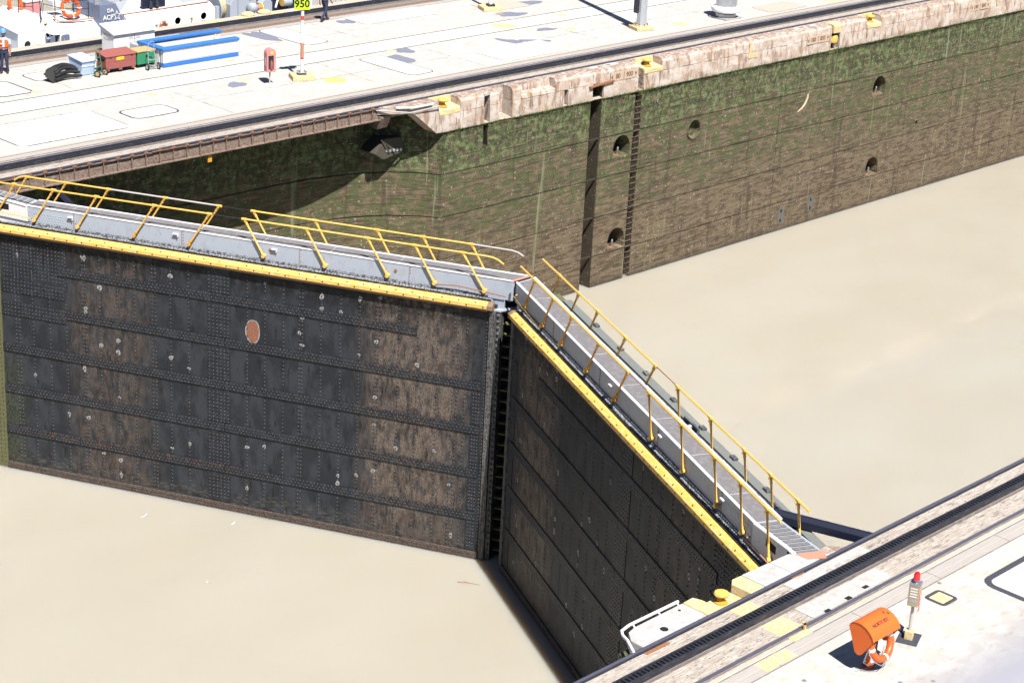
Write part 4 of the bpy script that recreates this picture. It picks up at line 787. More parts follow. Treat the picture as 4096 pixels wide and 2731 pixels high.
BN(MB().tube([(1.35, 2.1, -.5), (1.35, 2.24, -.55), (3.65, 2.24, -.72)], .02, 6), 'guard_rod', 'yellow'); BN(MB().tube([(17.8, 2.1, -.62), (17.8, 2.24, -.64), (19.3, 2.24, -.66), (19.3, 2.12, -.66)], .02, 6), 'guard_rod', 'rustpink')
text('35', .2, 'greypipe', gf, MW[gf.name] @ frame((4.75, 2.103, -.47 + ZB), (-1, 0, 0), (0, 0, 1)), 'number')
BF(MB().lathe([(.05, 0), (.05, .02)], (4.95, 2.1, -.45), 12, 'y'), 'port', 'rust'); BF(MB().lathe([(.05, 0), (.05, .02)], (9.2, 2.1, -.42), 12, 'y'), 'port', 'rust')
# strut arms
def strut(A, B_, z, label):
    t = T('strut_arm', label, 'gate strut', (A[0], A[1], z - .2), group='gate operating struts'); A = Vector((A[0], A[1], z)); B_ = Vector((B_[0], B_[1], z)); d = (B_ - A).normalized(); n = Vector((-d.y, d.x, 0)); mb = MB()
    sec = [(-.13, -.14), (.13, -.14), (.13, .05), (.05, .14), (-.05, .14), (-.13, .05)]
    mb.add([P + n * a + Vector((0, 0, b)) for P in (A, B_) for a, b in sec], [tuple(range(6)), tuple(range(6, 12))] + [(i, (i + 1) % 6, 6 + (i + 1) % 6, 6 + i) for i in range(6)]); mb.build('arm', 'arm', t, bevel=.01)
    MB().cyl(A + Vector((0, 0, -.24)), A + Vector((0, 0, .22)), .16, n=14).build('pin', 'steel', t, bevel=.01)
    for k in (-1, 1): MB().cyl(A + d * (2.0 + .5 * k) + Vector((0, 0, .135)), A + d * (2.0 + .5 * k) + Vector((0, 0, .155)), .03, n=8).build('stud', 'steel', t)
strut((-8.22, -31.85), (-6.2, -38.2), -.75, 'thick navy strut arm from the near gate leaf passing under the foreground track')
strut((-8.22, -3.2), (-6.5, 2.1), -.76, 'blue strut arm of the far gate leaf in the shade under the girder')

# ============================================================ THINGS ON THE CENTRE WALL
def part(t, mb, name, m, **k): return mb.build(name, m, t, world=False, **k)
# white hut
h = T('safety_locker', 'white metal locker with sloping roof and faded danger lettering behind the tool chests', 'locker', (5.05, 13.0, 0))
# world coords here are easier
MB().prism([(12.55, 0), (13.4, 0), (13.4, 1.17), (12.55, .93)], 'x', 4.0, 6.1).build('body', 'white', h)
MB().prism([(12.45, .92), (13.48, 1.21), (13.48, 1.26), (12.45, .97)], 'x', 3.93, 6.17).build('roof', 'white', h, bevel=.012)
MB().box(4.0, 6.1, 12.535, 12.55, .06, .09).build('door_sill', 'tuglight', h); MB().box(5.05, 5.065, 12.537, 12.55, .1, .88).build('door_seam', 'tuglight', h)
text('NO FUME', .13, 'inkpale', h, frame((5.05, 12.53, .70), FX, FZ)); text('PELIGRO', .13, 'inkpale', h, frame((5.05, 12.53, .50), FX, FZ))
text('NO FUME', .12, 'inkpale', h, frame((3.995, 13.0, .86), (0, -1, 0), FZ)); text('PELIGRO', .12, 'inkpale', h, frame((3.995, 13.0, .68), (0, -1, 0), FZ))
# stair parapet
sp = T('stair_parapet', 'white parapet walls with blue caps round a stair opening on the lock deck', 'parapet', (6.5, 10.8, 0))
def wallseg(x0, x1, y0, y1, z1):
    MB().box(x0, x1, y0, y1, 0, z1 - .11).build('wall', 'white', sp); MB().box(x0 - .05, x1 + .05, y0 - .05, y1 + .05, z1 - .11, z1 + .02).build('cap', 'blue', sp, bevel=.03)
    MB().box(x0 - .02, x1 + .02, y0 - .02, y1 + .02, .004, .14).build('plinth', 'blue', sp, bevel=.02); MB().box(x0 - .012, x1 + .012, y0 - .012, y1 + .012, .14, .19).build('plinth_step', 'blue', sp, bevel=.01)
wallseg(4.55, 8.45, 9.8, 10.0, .80); wallseg(4.6, 8.75, 11.45, 11.65, .78)
MB().box(4.55, 4.75, 10.1, 11.35, 0, .69).build('wall', 'white', sp); MB().box(4.5, 4.8, 10.06, 11.38, .69, .815).build('cap', 'blue', sp, bevel=.03)
MB().box(4.8, 8.2, 9.79, 9.797, .22, .235).build('panel_line', 'tuglight', sp)
MB().box(4.8, 7.6, 11.75, 12.9, 0, .5).build('hatch_box', 'tugdeck', sp, bevel=.02); MB().tube([(8.3, 11.3, .45), (8.3, 11.3, .62), (8.42, 11.3, .66), (8.48, 11.3, .6)], .02, 6).build('handle', 'bollard', sp)
MB().box(4.8, 8.4, 10.1, 11.4, -.02, .01).build('stair_floor', 'dark', sp)
# tool chests
def caster(t, x, y, s=1.):
    c = MB().cyl((x - .02, y, .055), (x + .02, y, .055), .055, n=12).build('caster_wheel', 'black', t); MB().box(x - .03, x + .03, y - .03, y + .03, .08, .14).build('caster_fork', 'steel', t)
r = T('tool_chest', 'dull red steel tool chest on casters with a yellow number label', 'tool chest', (2.72, 10.5, 0))
MB().box(1.98, 3.45, 10.2, 10.85, .18, .45).build('base', 'redbox', r, bevel=.01); MB().prism([(10.2, .455), (10.88, .455), (10.88, .80), (10.2, .68)], 'x', 1.98, 3.45).build('upper_body', 'redbox', r, bevel=.008)
MB().prism([(10.17, .685), (10.90, .815), (10.90, .84), (10.17, .715)], 'x', 1.95, 3.48).build('lid', 'redbox', r, bevel=.006)
for x in (2.0, 2.62, 3.25): MB().box(x, x + .16, 10.2, 10.34, .10, .18).build('skid', 'redbox', r)
for x in (2.0, 3.35): caster(r, x, 10.3); caster(r, x, 10.75)
MB().box(2.5, 2.86, 10.19, 10.198, .52, .64).build('label', 'sigyellow', r); text('ID 10004', .085, 'red', r, frame((2.68, 10.188, .58), FX, FZ))
MB().box(1.975, 1.979, 10.3, 10.75, .5, .6).build('handle_recess', 'dark', r)
for x in (2.18, 3.22): MB().box(x, x + .07, 10.18, 10.2, .62, .655).build('latch', 'steel', r)
g = T('tool_chest', 'green steel tool chest with rusty orange lid beside the blue-capped parapet', 'tool chest', (4.0, 10.55, 0))
MB().box(3.6, 4.5, 10.3, 10.95, .15, .66).build('body', 'greenbox', g, bevel=.01); MB().box(3.57, 4.53, 10.27, 10.98, .665, .72).build('lid', ['greentop'], g, bevel=.01)
for x in (3.7, 4.4): caster(g, x, 10.4); caster(g, x, 10.85)
MB().box(4.02, 4.12, 10.28, 10.30, .44, .52).build('latch', 'ink', g)
b = T('storage_bin', 'pale blue wedge-shaped storage bin beside the rubber mat', 'bin', (1.35, 11.0, 0))
MB().prism([(10.5, .02), (11.25, .02), (11.4, .68), (10.4, .58)], 'x', .98, 1.62).build('body', 'ltblue', b, bevel=.01); MB().prism([(10.36, .585), (11.44, .69), (11.44, .72), (10.36, .615)], 'x', .94, 1.68).build('lid', 'ltblue', b, bevel=.008)
MB().tube([(1.63, 10.5, .55), (1.64, 10.8, .5), (1.64, 11.0, .1)], .014, 6).tube([(1.63, 10.75, .12), (1.64, 10.9, .5)], .014, 6).build('brace', 'tuglight', b); MB().box(.975, 1.625, 10.42, 10.5, .38, .41).build('lip_bar', 'white', b)
# hand trucks
def truck(x, y, m, label, rz=0.):
    t = T('hand_truck', label, 'hand truck', (x, y, 0), rz)
    for sx in (-.17, .17): MB
    mb = MB()
    for sx in (-.16, .16): mb.tube([(sx, 0, .1), (sx, .04, .5), (sx * .92, .1, .85), (sx * .8, .06, 1.08)], .015, 6)
    mb.tube([(-.128, .06, 1.08), (-.06, .0, 1.17), (.06, .0, 1.17), (.128, .06, 1.08)], .015, 6); part(t, mb, 'frame', m)
    mb = MB()
    for z in (.2, .42, .78): mb.tube([(-.155, .02 + z * .06, z), (0, -.02 + z * .05, z - .03), (.155, .02 + z * .06, z)], .012, 6)
    part(t, mb, 'crossbar', m); part(t, MB().box(-.2, .2, .02, .25, .015, .03), 'toe_plate', m)
    for sx in (-.26, .26):
        w_ = part(t, MB().tube([(sx, -.08 + .12 * math.cos(a), .145 + .12 * math.sin(a)) for a in [i * .3927 for i in range(16)]], .035, 8, True), 'wheel', 'black', smooth=True)
        part(t, MB().cyl((sx - .02, -.08, .145), (sx + .02, -.08, .145), .095, n=14), 'rim', 'greentop' if m == 'greenbox' else 'white')
    part(t, MB().cyl((-.26, -.08, .145), (.26, -.08, .145), .014, n=8), 'axle', 'steel')
truck(1.62, 10.12, 'greenbox', 'green two-wheeled hand truck leaning on the red tool chest', R(20)); truck(4.02, 9.86, 'galv', 'silver two-wheeled hand truck in front of the green tool chest', R(-8))
# rolled corrugated rubber mat
rm = T('rubber_mat', 'crumpled black corrugated rubber mat lying beside the pale blue bin', 'rubber mat', (.35, 10.6, 0))
for k in range(7):
    a = k / 6; pts = []
    for i in range(9):
        u = i / 8; pts.append((-.45 + 1.25 * u + .25 * math.sin(a * 2.5) * (1 - u) - .1 * a, 10.15 + a * .75 + .15 * math.sin(u * 3), .07 + .42 * math.sin(a * 2.4 + .15) * (.35 + .65 * math.sin(u * 2.1 + .35)) + .10 * (1 - u) * a))
    MB().tube(pts, [.045] + [.075] * 7 + [.05], 8).build('rib', 'black', rm, smooth=True)
MB().add([(-.62, 10.1, .03), (-.2, 10.75, .5), (-.1, 10.6, .42), (-.35, 10.15, .02), (-.75, 10.6, .3)], [(0, 3, 2, 1), (0, 1, 4)]).build('flap', 'black', rm)
for k in range(5): MB().tube([(-.62 + .1 * k, 10.35 + .07 * k, .12 + .02 * k), (-.68 + .1 * k, 10.5 + .07 * k, .24 + .03 * k), (-.6 + .1 * k, 10.55 + .07 * k, .2 + .03 * k)], .03, 6).build('loop', 'black', rm, smooth=True)
# sign post with yellow 950 sign
sgp = T('sign_post', 'red and white sign post with fluorescent yellow 950 sign on a yellow base', 'sign post', (8.15, 5.2, 0), R(-28))
part(sgp, MB().box(-.46, .46, -.46, .46, 0, .19), 'base_block', 'yconc', bevel=.02)
for sx in (-.13, .13):
    for sy in (-.13, .13): part(sgp, MB().cyl((sx, sy, .19), (sx, sy, .33), .018, n=8), 'anchor_bolt', 'steel')
part(sgp, MB().box(-.2, .2, -.2, .2, .27, .30), 'base_plate', 'galv')
part(sgp, MB().cyl((0, 0, .3), (0, 0, .82), .075, .07, n=14), 'pole', 'white', smooth=True); part(sgp, MB().cyl((0, 0, .82), (0, 0, .9), .071, n=14), 'red_band', 'red'); part(sgp, MB().cyl((0, 0, .9), (0, 0, 1.5), .072, .07, n=14), 'red_band', 'rustpink', smooth=True)
part(sgp, MB().cyl((0, 0, 1.5), (0, 0, 2.45), .07, .066, n=14), 'pole', 'white', smooth=True); part(sgp, MB().cyl((0, 0, 2.45), (0, 0, 2.62), .068, n=14), 'red_band', 'red', smooth=True); part(sgp, MB().cyl((0, 0, 2.62), (0, 0, 3.4), .066, n=14), 'pole', 'white', smooth=True)
sgn_ = part(sgp, MB().box(-.36, .28, -.095, -.075, 2.88, 3.5), 'sign_plate', 'limegreen'); text('950', .42, 'ink', sgp, MW[sgp.name] @ frame((-.04, -.098, 3.12), FX, FZ), bold=.012)
part(sgp, MB().box(.1, .40, .08, .095, 2.9, 3.5), 'back_sign', 'white')
# extinguisher cabinet
ec = T('extinguisher_cabinet', 'faded red arched fire extinguisher cabinet on a short white post', 'cabinet', (6.5, 5.25, 0), R(-18))
part(ec, MB().box(-.12, .12, -.12, .12, 0, .015), 'foot', 'white'); part(ec, MB().cyl((0, 0, .01), (0, 0, .56), .035, n=10), 'post', 'greypipe', smooth=True)
pr = [(-.2, .53), (.2, .53), (.2, 1.28)] + [(.2 * math.cos(t), 1.28 + .2 * math.sin(t)) for t in [math.pi * i / 10 for i in range(1, 10)]] + [(-.2, 1.28)]
part(ec, MB().prism(pr, 'y', -.17, .17), 'box', 'pink', bevel=.012); part(ec, MB().box(-.13, .1, -.178, -.172, .64, 1.2), 'window', 'glass'); part(ec, MB().box(-.15, .12, -.176, -.171, .62, 1.22), 'window_frame', 'pink')
part(ec, MB().lathe([(.05, 0), (.055, .02), (.055, .26), (.03, .32), (.02, .36)], (0, -.19, .66), 10), 'extinguisher', 'redbox', smooth=True)
part(ec, MB().box(-.03, .08, -.177, -.172, 1.27, 1.37), 'label', 'sigyellow'); part(ec, MB().prism([(-.03, .8), (.03, .8), (.03, 1.1), (-.03, 1.1)], 'x', -.206, -.201), 'arrow_sign', 'white'); text('F', .07, 'ink', ec, MW[ec.name] @ frame((.025, -.178, 1.32), FX, FZ))
# lamp pole
lp = T('lamp_pole', 'thick grey octagonal lamp pole with a shaded box on a yellow base', 'lamp pole', (27.75, 3.72, 0), R(-20))
part(lp, MB().box(-.45, .45, -.45, .45, 0, .17), 'base_block', 'yconc', bevel=.03); part(lp, MB().cyl((0, 0, .17), (0, 0, .22), .36, n=8), 'base_plate', 'yconc')
for a in range(8): part(lp, MB().cyl((.31 * math.cos(a * .785), .31 * math.sin(a * .785), .2), (.31 * math.cos(a * .785), .31 * math.sin(a * .785), .30), .025, n=6), 'anchor_nut', 'rust')
part(lp, MB().cyl((0, 0, .2), (0, 0, 14), .25, .16, n=8), 'shaft', 'poleg'); part(lp, MB().box(-.42, -.24, -.12, .12, .8, 2.0), 'control_box', 'steel', bevel=.02)
part(lp, MB().cyl((0, 0, 14), (1.6, 0, 14.5), .06, n=8), 'arm', 'poleg')
p2 = T('lamp_pole', 'slim white pole on a yellow base at the top edge', 'lamp pole', (24.7, 10.8, 0), R(-25))
part(p2, MB().box(-.5, .5, -.45, .45, 0, .18), 'base_block', 'yconc', bevel=.02); part(p2, MB().box(-.18, .18, -.18, .18, .18, .28), 'base_plate', 'steel'); part(p2, MB().cyl((0, 0, .28), (0, 0, 9), .1, .08, n=12), 'shaft', 'white', smooth=True)
# vent
v = T('deck_vent', 'shiny galvanised mushroom ventilator on a pale pad beside the track', 'ventilator', (33.35, 3.1, 0))
part(v, MB().box(-.85, .85, -.75, .75, -.02, .012), 'pad', 'strip'); part(v, MB().box(-.62, .62, -.55, .55, .012, .1), 'plinth', 'channel', bevel=.02); part(v, MB().lathe([(.5, .1), (.5, .26), (.46, .27)], (0, 0, 0), 20), 'neck', 'galv', smooth=True)
part(v, MB().lathe([(.5, .30), (.70, .36), (.74, .46), (.70, .56), (.52, .62)], (0, 0, 0), 24), 'hood', 'white', smooth=True); part(v, MB().lathe([(.52, .62), (.52, 1.9), (.3, 1.95)], (0, 0, 0), 24), 'duct', 'galv', smooth=True)
# ------------------------------------------------------------ people
def person(name, label, loc, rz, pose, vest=True, helmet='helmet'):
    t = T(name, label, 'person', loc, rz)
    J = pose; bm_ = MB()
    def limb(pts, rads, n=8, mi=0): bm_.cur = mi; bm_.tube(pts, rads, n)
    # torso as elliptical loft in one mesh
    ring = lambda c, rx, ry, n=12: [(c[0] + rx * math.cos(2 * math.pi * i / n), c[1] + ry * math.sin(2 * math.pi * i / n), c[2]) for i in range(n)]
    secs = [((0, 0, .84), .155, .115, 1), ((0, 0, .92), .175, .13, 1), ((0, 0, .98), .165, .125, 1), ((0, .01, 1.0), .165, .125, 0), ((0, .01, 1.12), .165, .12, 0), ((0, .015, 1.28), .19, .125, 0), ((0, .01, 1.40), .20, .11, 0), ((0, .01, 1.46), .12, .08, 0), ((0, .015, 1.49), .065, .065, 2), ((0, .02, 1.55), .058, .06, 2)]
    n = 12; vs = []; 
    for c, rx, ry, mi in secs: vs += ring(c, rx, ry)
    base = len(bm_.v); bm_.v += vs
    for i in range(len(secs) - 1):
        for k in range(n): bm_.f.append((base + i * n + k, base + i * n + (k + 1) % n, base + (i + 1) * n + (k + 1) % n, base + (i + 1) * n + k)); bm_.mi.append(secs[i][3])
    bm_.cur = 2; hd = [(.02, 1.53), (.055, 1.545), (.078, 1.59), (.088, 1.64), (.086, 1.69), (.07, 1.735), (.03, 1.76)]
    q = MB().lathe([(a, b) for a, b in hd], (0, 0, 0), 12); q.v = [(a, b * 1.18 + .02, c) for a, b, c in q.v]; bm_.add(q.v, q.f)
    bm_.add([(-.012, -.075, 1.66), (.012, -.075, 1.66), (.016, -.09, 1.61), (-.016, -.09, 1.61), (0, -.112, 1.617)], [(0, 1, 4), (1, 2, 4), (2, 3, 4), (3, 0, 4)])
    for s_ in (-1, 1): q = MB().lathe([(.022, -.01), (.026, 0), (.018, .012)], (s_ * .09, .02, 1.64), 8, 'x'); bm_.add(q.v, q.f)
    for side in ('L', 'R'):
        hip, kn, an, toe = [Vector(p) for p in J['leg' + side]]
        limb([hip + Vector((0, 0, .06)), hip, hip.lerp(kn, .5), kn, kn.lerp(an, .4), an], [.085, .095, .082, .065, .06, .055], 10, 1)
        bm_.cur = 3; heel = an + (an - toe).normalized() * .05; bm_.tube([heel + Vector((0, 0, -.03)), an + Vector((0, 0, -.03)), an.lerp(toe, .5) + Vector((0, 0, -.015)), toe], [.045, .055, .05, .035], 8)
        sh, el, wr = [Vector(p) for p in J['arm' + side]]
        limb([sh + Vector((0, 0, .02)), sh, sh.lerp(el, .75)], [.05, .066, .058], 8, 0); limb([sh.lerp(el, .7), el, el.lerp(wr, .5), wr], [.045, .042, .038, .028], 8, 2)
        d = (wr - el).normalized(); bm_.cur = 2; bm_.tube([wr, wr + d * .05, wr + d * .09], [.028, .04, .034], 8); sd = d.cross(Vector((0, 1, 0))).normalized()
        for k in range(4): off = sd * (-.026 + .0175 * k); bm_.tube([wr + d * .08 + off, wr + d * .12 + off + Vector((0, -.01, 0)), wr + d * (.15 + .008 * (k in (1, 2))) + off + Vector((0, -.03, 0))], [.0095, .009, .007], 5)
        bm_.tube([wr + d * .03 - sd * .03, wr + d * .065 - sd * .052, wr + d * .1 - sd * .05 + Vector((0, -.015, 0))], [.012, .011, .008], 5)
    part(t, bm_, 'body', ['shirt', 'navy', 'skin1', 'boot'], smooth=True)
    part(t, MB().lathe([(.092, 1.64), (.098, 1.70), (.085, 1.745), (.04, 1.775)], (0, .03, 0), 12), 'hair', 'hair', smooth=True)
    hl = MB().lathe([(.128, 1.69), (.125, 1.70), (.117, 1.71), (.115, 1.76), (.095, 1.81), (.04, 1.835)], (0, .01, 0), 16); hl.v = [(a, b * 1.12, c) for a, b, c in hl.v]; hl.add([(-.09, -.11, 1.69), (.09, -.11, 1.69), (.06, -.19, 1.685), (-.06, -.19, 1.685), (0, -.12, 1.715)], [(0, 1, 2, 3), (0, 1, 4)]); part(t, hl, 'helmet', helmet, smooth=True)
    if vest:
        vs = [((0, .01, 1.03), .19, .145), ((0, .01, 1.15), .19, .145), ((0, .015, 1.30), .208, .145), ((0, .01, 1.40), .17, .125)]; mb = MB()
        for c, rx, ry in vs: mb.v += ring(c, rx, ry, 14)
        for i in range(3):
            for k in range(14):
                if k in (10,) and True: continue
                mb.f.append((i * 14 + k, i * 14 + (k + 1) % 14, (i + 1) * 14 + (k + 1) % 14, (i + 1) * 14 + k))
        mb.mi = [0] * len(mb.f); part(t, mb, 'life_vest', 'vest', smooth=True); part(t, MB().box(-.16, -.05, -.165, -.145, 1.22, 1.26), 'patch', 'white')
        part(t, MB().tube([(.19 * math.cos(i * .524), .01 + .15 * math.sin(i * .524), 1.08) for i in range(12)], .014, 6, True), 'strap', 'ink')
    part(t, MB().tube([(.178 * math.cos(i * .524), .005 + .132 * math.sin(i * .524), .985) for i in range(12)], .018, 6, True), 'belt', 'ink')
    return t
stand = {'legL': [(.09, 0, .88), (.10, -.02, .48), (.11, .03, .09), (.12, -.15, .04)], 'legR': [(-.09, 0, .88), (-.10, -.03, .48), (-.12, .02, .09), (-.15, -.15, .04)], 'armL': [(.21, .01, 1.38), (.25, .03, 1.12), (.24, -.04, .88)], 'armR': [(-.21, .01, 1.38), (-.24, -.06, 1.13), (-.12, -.26, 1.12)]}
walk = {'legL': [(.09, 0, .88), (.10, -.16, .50), (.09, -.26, .09), (.1, -.43, .05)], 'legR': [(-.09, 0, .88), (-.09, .04, .48), (-.10, .36, .16), (-.1, .26, .03)], 'armL': [(.21, .01, 1.38), (.25, .12, 1.12), (.23, .10, .87)], 'armR': [(-.21, .01, 1.38), (-.25, -.04, 1.12), (-.22, -.2, .92)]}
person('person', 'worker in blue hard hat and orange life vest at the left edge', (-1.25, 12.6, 0), R(-35), stand)
person('person', 'worker in light blue shirt walking along the deck at the top edge', (16.15, 13.15, 0), R(100), walk)
# ------------------------------------------------------------ tug
tg = T('tugboat', 'white and slate-grey tugboat moored behind the centre lock wall', 'tugboat', (8, 21, -5))
MB().prism([(-8, 17.3), (17, 17.0), (22, 17.6), (24, 21), (22, 24.6), (17, 25.2), (-8, 24.9), (-10, 21)], 'z', -5, -2.0).build('hull', 'tugnavy', tg)
MB().prism([(-7.9, 17.5), (17, 17.2), (21.8, 17.8), (23.7, 21), (21.8, 24.4), (17, 25.0), (-7.9, 24.7), (-9.8, 21)], 'z', -2.02, -1.98).build('deck', 'tugdeck', tg)
MB().box(-8, 17, 25.35, 25.5, -2, -1.35).build('bulwark', 'tugnavy', tg); MB().box(-8, 17, 25.3, 25.55, -1.36, -1.30).build('bulwark_rail', 'tuglight', tg)
# forward house, two blocks divided by stairs
MB().prism([(4.05, 20.0), (5.5, 20.0), (5.5, 23), (4.6, 23)], 'z', -2, -.42).build('house', 'tugwhite', tg); MB().add([(4.0, 20.0, -.42), (5.5, 19.98, -.42), (5.5, 23.1, -.42), (4.5, 23.1, -.42), (4.75, 20.9, .28), (5.75, 20.9, .1), (5.75, 22.6, .1), (4.9, 22.6, .28)], [(0, 1, 5, 4), (1, 2, 6, 5), (2, 3, 7, 6), (3, 0, 4, 7), (4, 5, 6, 7)]).build('house_roof', 'tugwhite', tg)
MB().box(6.25, 8.5, 20.0, 23, -2, -.72).build('house', 'tugwhite', tg); MB().add([(5.9, 20.0, -.72), (8.5, 20.0, -.72), (8.5, 23, -.72), (5.9, 23, -.72), (6.45, 20.8, -.16), (8.4, 20.7, -.32), (8.4, 22.5, -.32), (6.45, 22.5, -.16)], [(0, 1, 5, 4), (1, 2, 6, 5), (2, 3, 7, 6), (3, 0, 4, 7), (4, 5, 6, 7)]).build('house_roof', 'tugwhite', tg)
MB().box(5.5, 6.25, 20.3, 22.8, -2, -.9).build('stair_well', 'tuggrey', tg)
for k in range(3): MB().box(5.6, 6.2, 20.35 + .28 * k, 20.6 + .28 * k, -.95 + .28 * k, -.90 + .28 * k).build('stair_tread', 'yconc', tg)
def port(x, y, z, r, ax='y'):
    f = MB().tube([(x + r * math.cos(i * .3927), y, z + r * math.sin(i * .3927)) if ax == 'y' else (x, y + r * math.cos(i * .3927), z + r * math.sin(i * .3927)) for i in range(16)], r * .16, 8, True).build('porthole', 'tugwhite', tg, smooth=True); MB().lathe([(r, 0), (r, .01)], (x, y, z), 16, ax).build('glass', 'glass', tg)
port(4.5, 19.98, -.98, .19); port(12.8, 19.98, -.86, .2); port(14.33, 19.98, -.80, .2)
MB().box(5.5, 5.95, 19.94, 19.99, -2, -.75).build('door', 'tuggrey', tg, bevel=.03); MB().prism(rrect(6.28, 6.72, -1.75, -.75, .1), 'y', 19.94, 19.985).build('door', 'tuggrey', tg, bevel=.015); MB().box(6.38, 6.42, 19.91, 19.94, -1.05, -.9).build('door_handle', 'galv', tg)
lad = MB()
for x in (5.42, 5.62): lad.tube([(x, 19.85, -2), (x, 19.85, -.7), (x, 19.95, -.6)], .02, 6)
lad.build('ladder_stile', 'tuggrey', tg)
for k in range(4): MB().cyl((5.42, 19.85, -1.6 + .27 * k), (5.62, 19.85, -1.6 + .27 * k), .015, n=6).build('ladder_rung', 'white', tg)
# hatch with open lid
MB().box(4.55, 5.3, 18.9, 19.6, -2, -1.62).build('hatch_coaming', 'tuggrey', tg, bevel=.02); MB().prism(rrect(4.5, 5.15, -1.6, -.95, .1), 'y', 19.62, 19.68).build('hatch_lid', 'tugnavy', tg); MB().prism(rrect(4.55, 5.10, -1.55, -1.0, .08), 'y', 19.6, 19.625).build('lid_lining', 'white', tg)
MB().box(4.38, 4.46, 19.0, 19.1, -2, -1.1).build('post', 'tuggrey', tg)
# hose reel
hr = MB()
for k in range(9): hr.tube([(3.75 + .03 * k + .02 * math.sin(k), 19.2 + .26 * math.cos(i * .45) * .9 + .03 * k, -1.42 + (.42 + .012 * (k % 3)) * math.sin(i * .45)) for i in range(14)], .022, 5, True)
hr.build('hose_reel', 'black', tg, smooth=True); MB().cyl((3.7, 19.3, -1.35), (4.1, 19.35, -1.35), .16, n=14).build('reel_hub', 'yconc', tg); MB().tube([(3.95, 18.95, -2), (4.05, 19.0, -1.3), (4.05, 19.4, -1.3), (3.95, 19.5, -2)], .03, 6).box(3.7, 4.3, 18.85, 18.95, -2, -1.95).build('reel_stand', 'white', tg)
# upper deck rails, life rafts, pipes
rl = MB()
for pts in ([(5.45, 20.3, .35), (6.0, 20.9, .95), (6.9, 20.75, .62), (8.2, 20.6, .5)], [(5.45, 20.3, -.2), (6.0, 20.9, .55), (6.9, 20.75, .25), (8.2, 20.6, .12)], [(4.75, 21, .55), (5.5, 21, .45)], [(4.75, 21, .85), (5.5, 21, .75)]): rl.tube(pts, .018, 5)
for x, y, z0, z1 in ((5.45, 20.3, -.7, .35), (5.62, 20.6, -.5, .9), (6.5, 20.75, -.2, .75), (7.45, 20.7, -.25, .55), (4.75, 21, .28, 1), (5.5, 21, .1, 1), (8.2, 20.6, -.3, .5)): rl.cyl((x, y, z0), (x, y, z1), .02, n=6)
rl.build('deck_railing', 'tugnavy', tg)
def raft(cx, cy, cz, w_, h_, r, ax):
    p = rrect(-w_ / 2, w_ / 2, -h_ / 2, h_ / 2, min(w_, h_) * .36, 4); q = MB().tube([(cx + a, cy + b * .35, cz + b * .93) for a, b in p], r, 8, True); return q
lr = T('life_raft', 'orange oblong life float hung on the tug railing', 'life float', (7.35, 20.6, -.25)); raft(7.35, 20.75, .22, .86, .70, .085, 0).build('ring', 'buoy', lr, smooth=True)
for x, z, rx in ((7.35, .56, 0), (7.35, -.12, 0), (6.92, .2, 1), (7.78, .2, 1)): MB().obox((x, 20.73 + (z - .22) * .37, z), (.2 if rx else .05, .2, .05 if rx else .2)).build('band', 'white', lr, bevel=.01)
net = MB()
for i in range(6): net.cyl((7.0 + .14 * i, 20.65, -.05), (7.0 + .14 * i, 20.85, .5), .008, n=4)
for i in range(5): net.cyl((6.98, 20.65 + .05 * i, -.03 + .13 * i), (7.72, 20.65 + .05 * i, -.03 + .13 * i), .008, n=4)
net.build('netting', 'rope', lr)
lr2 = T('life_raft', 'orange life float at the top left of the tug house', 'life float', (5.2, 22, .1)); raft(5.15, 21.9, .42, .6, .6, .09, 0).build('ring', 'buoy', lr2, smooth=True)
MB().box(5.7, 6.5, 21.9, 22.4, -.2, .45).build('deck_box', 'pink', tg); MB().box(5.66, 6.54, 21.86, 22.44, .45, .5).build('deck_box_lid', 'white', tg); MB().box(6.75, 7.4, 21.3, 21.8, .2, .5).build('deck_locker', 'white', tg)
MB().tube([(6.35, 20.62, .08), (6.38, 20.55, -.16), (6.6, 20.5, -.27), (7.2, 20.48, -.31), (8.35, 20.45, -.30)], .04, 8).build('red_pipe', 'rustpink', tg, smooth=True)
# funnel with lettering
MB().add([(8.42, 19.95, -1.2), (9.95, 19.95, -1.2), (9.95, 22.5, -1.2), (8.42, 22.5, -1.2), (8.42, 19.95, -.5), (9.82, 19.95, -.62), (9.82, 22.4, -.62), (8.42, 22.4, -.5), (8.45, 20.05, .36), (9.33, 20.05, .36), (9.33, 22.2, .36), (8.45, 22.2, .36)],
  [(0, 1, 5, 4), (1, 2, 6, 5), (2, 3, 7, 6), (3, 0, 4, 7), (4, 5, 9, 8), (5, 6, 10, 9), (6, 7, 11, 10), (7, 4, 8, 11), (8, 9, 10, 11)]).build('funnel', 'tuggrey', tg, bevel=.02)
MB().lathe([(.16, 0), (.16, .4), (.13, .42)], (8.75, 20.6, .36), 12).lathe([(.12, 0), (.12, .3)], (8.55, 20.4, .3), 12).build('exhaust', 'galv', tg, smooth=True)
fu = (0, .1, .93)
text('DA', .25, 'white', tg, frame((8.98, 19.975, .06), FX, fu), bold=.006); text('ACP', .30, 'white', tg, frame((8.83, 19.95, -.25), FX, fu), bold=.006)
st_ = []
for i in range(10): rr = (.26, .11)[i % 2]; a = math.pi / 2 + i * math.pi / 5; st_.append((rr * math.cos(a), rr * math.sin(a)))
mb = MB(); n = 10
mb.add([(9.33 + a, 19.958 + .1 * (b + .18), -.20 + b) for a, b in st_] + [(9.33 + a * .68, 19.958 + .1 * (b * .68 + .18), -.20 + b * .68) for a, b in st_], [(i, (i + 1) % n, n + (i + 1) % n, n + i) for i in range(n)]); mb.v = [(a, b - .02, c) for a, b, c in mb.v]; mb.build('star_emblem', 'white', tg)
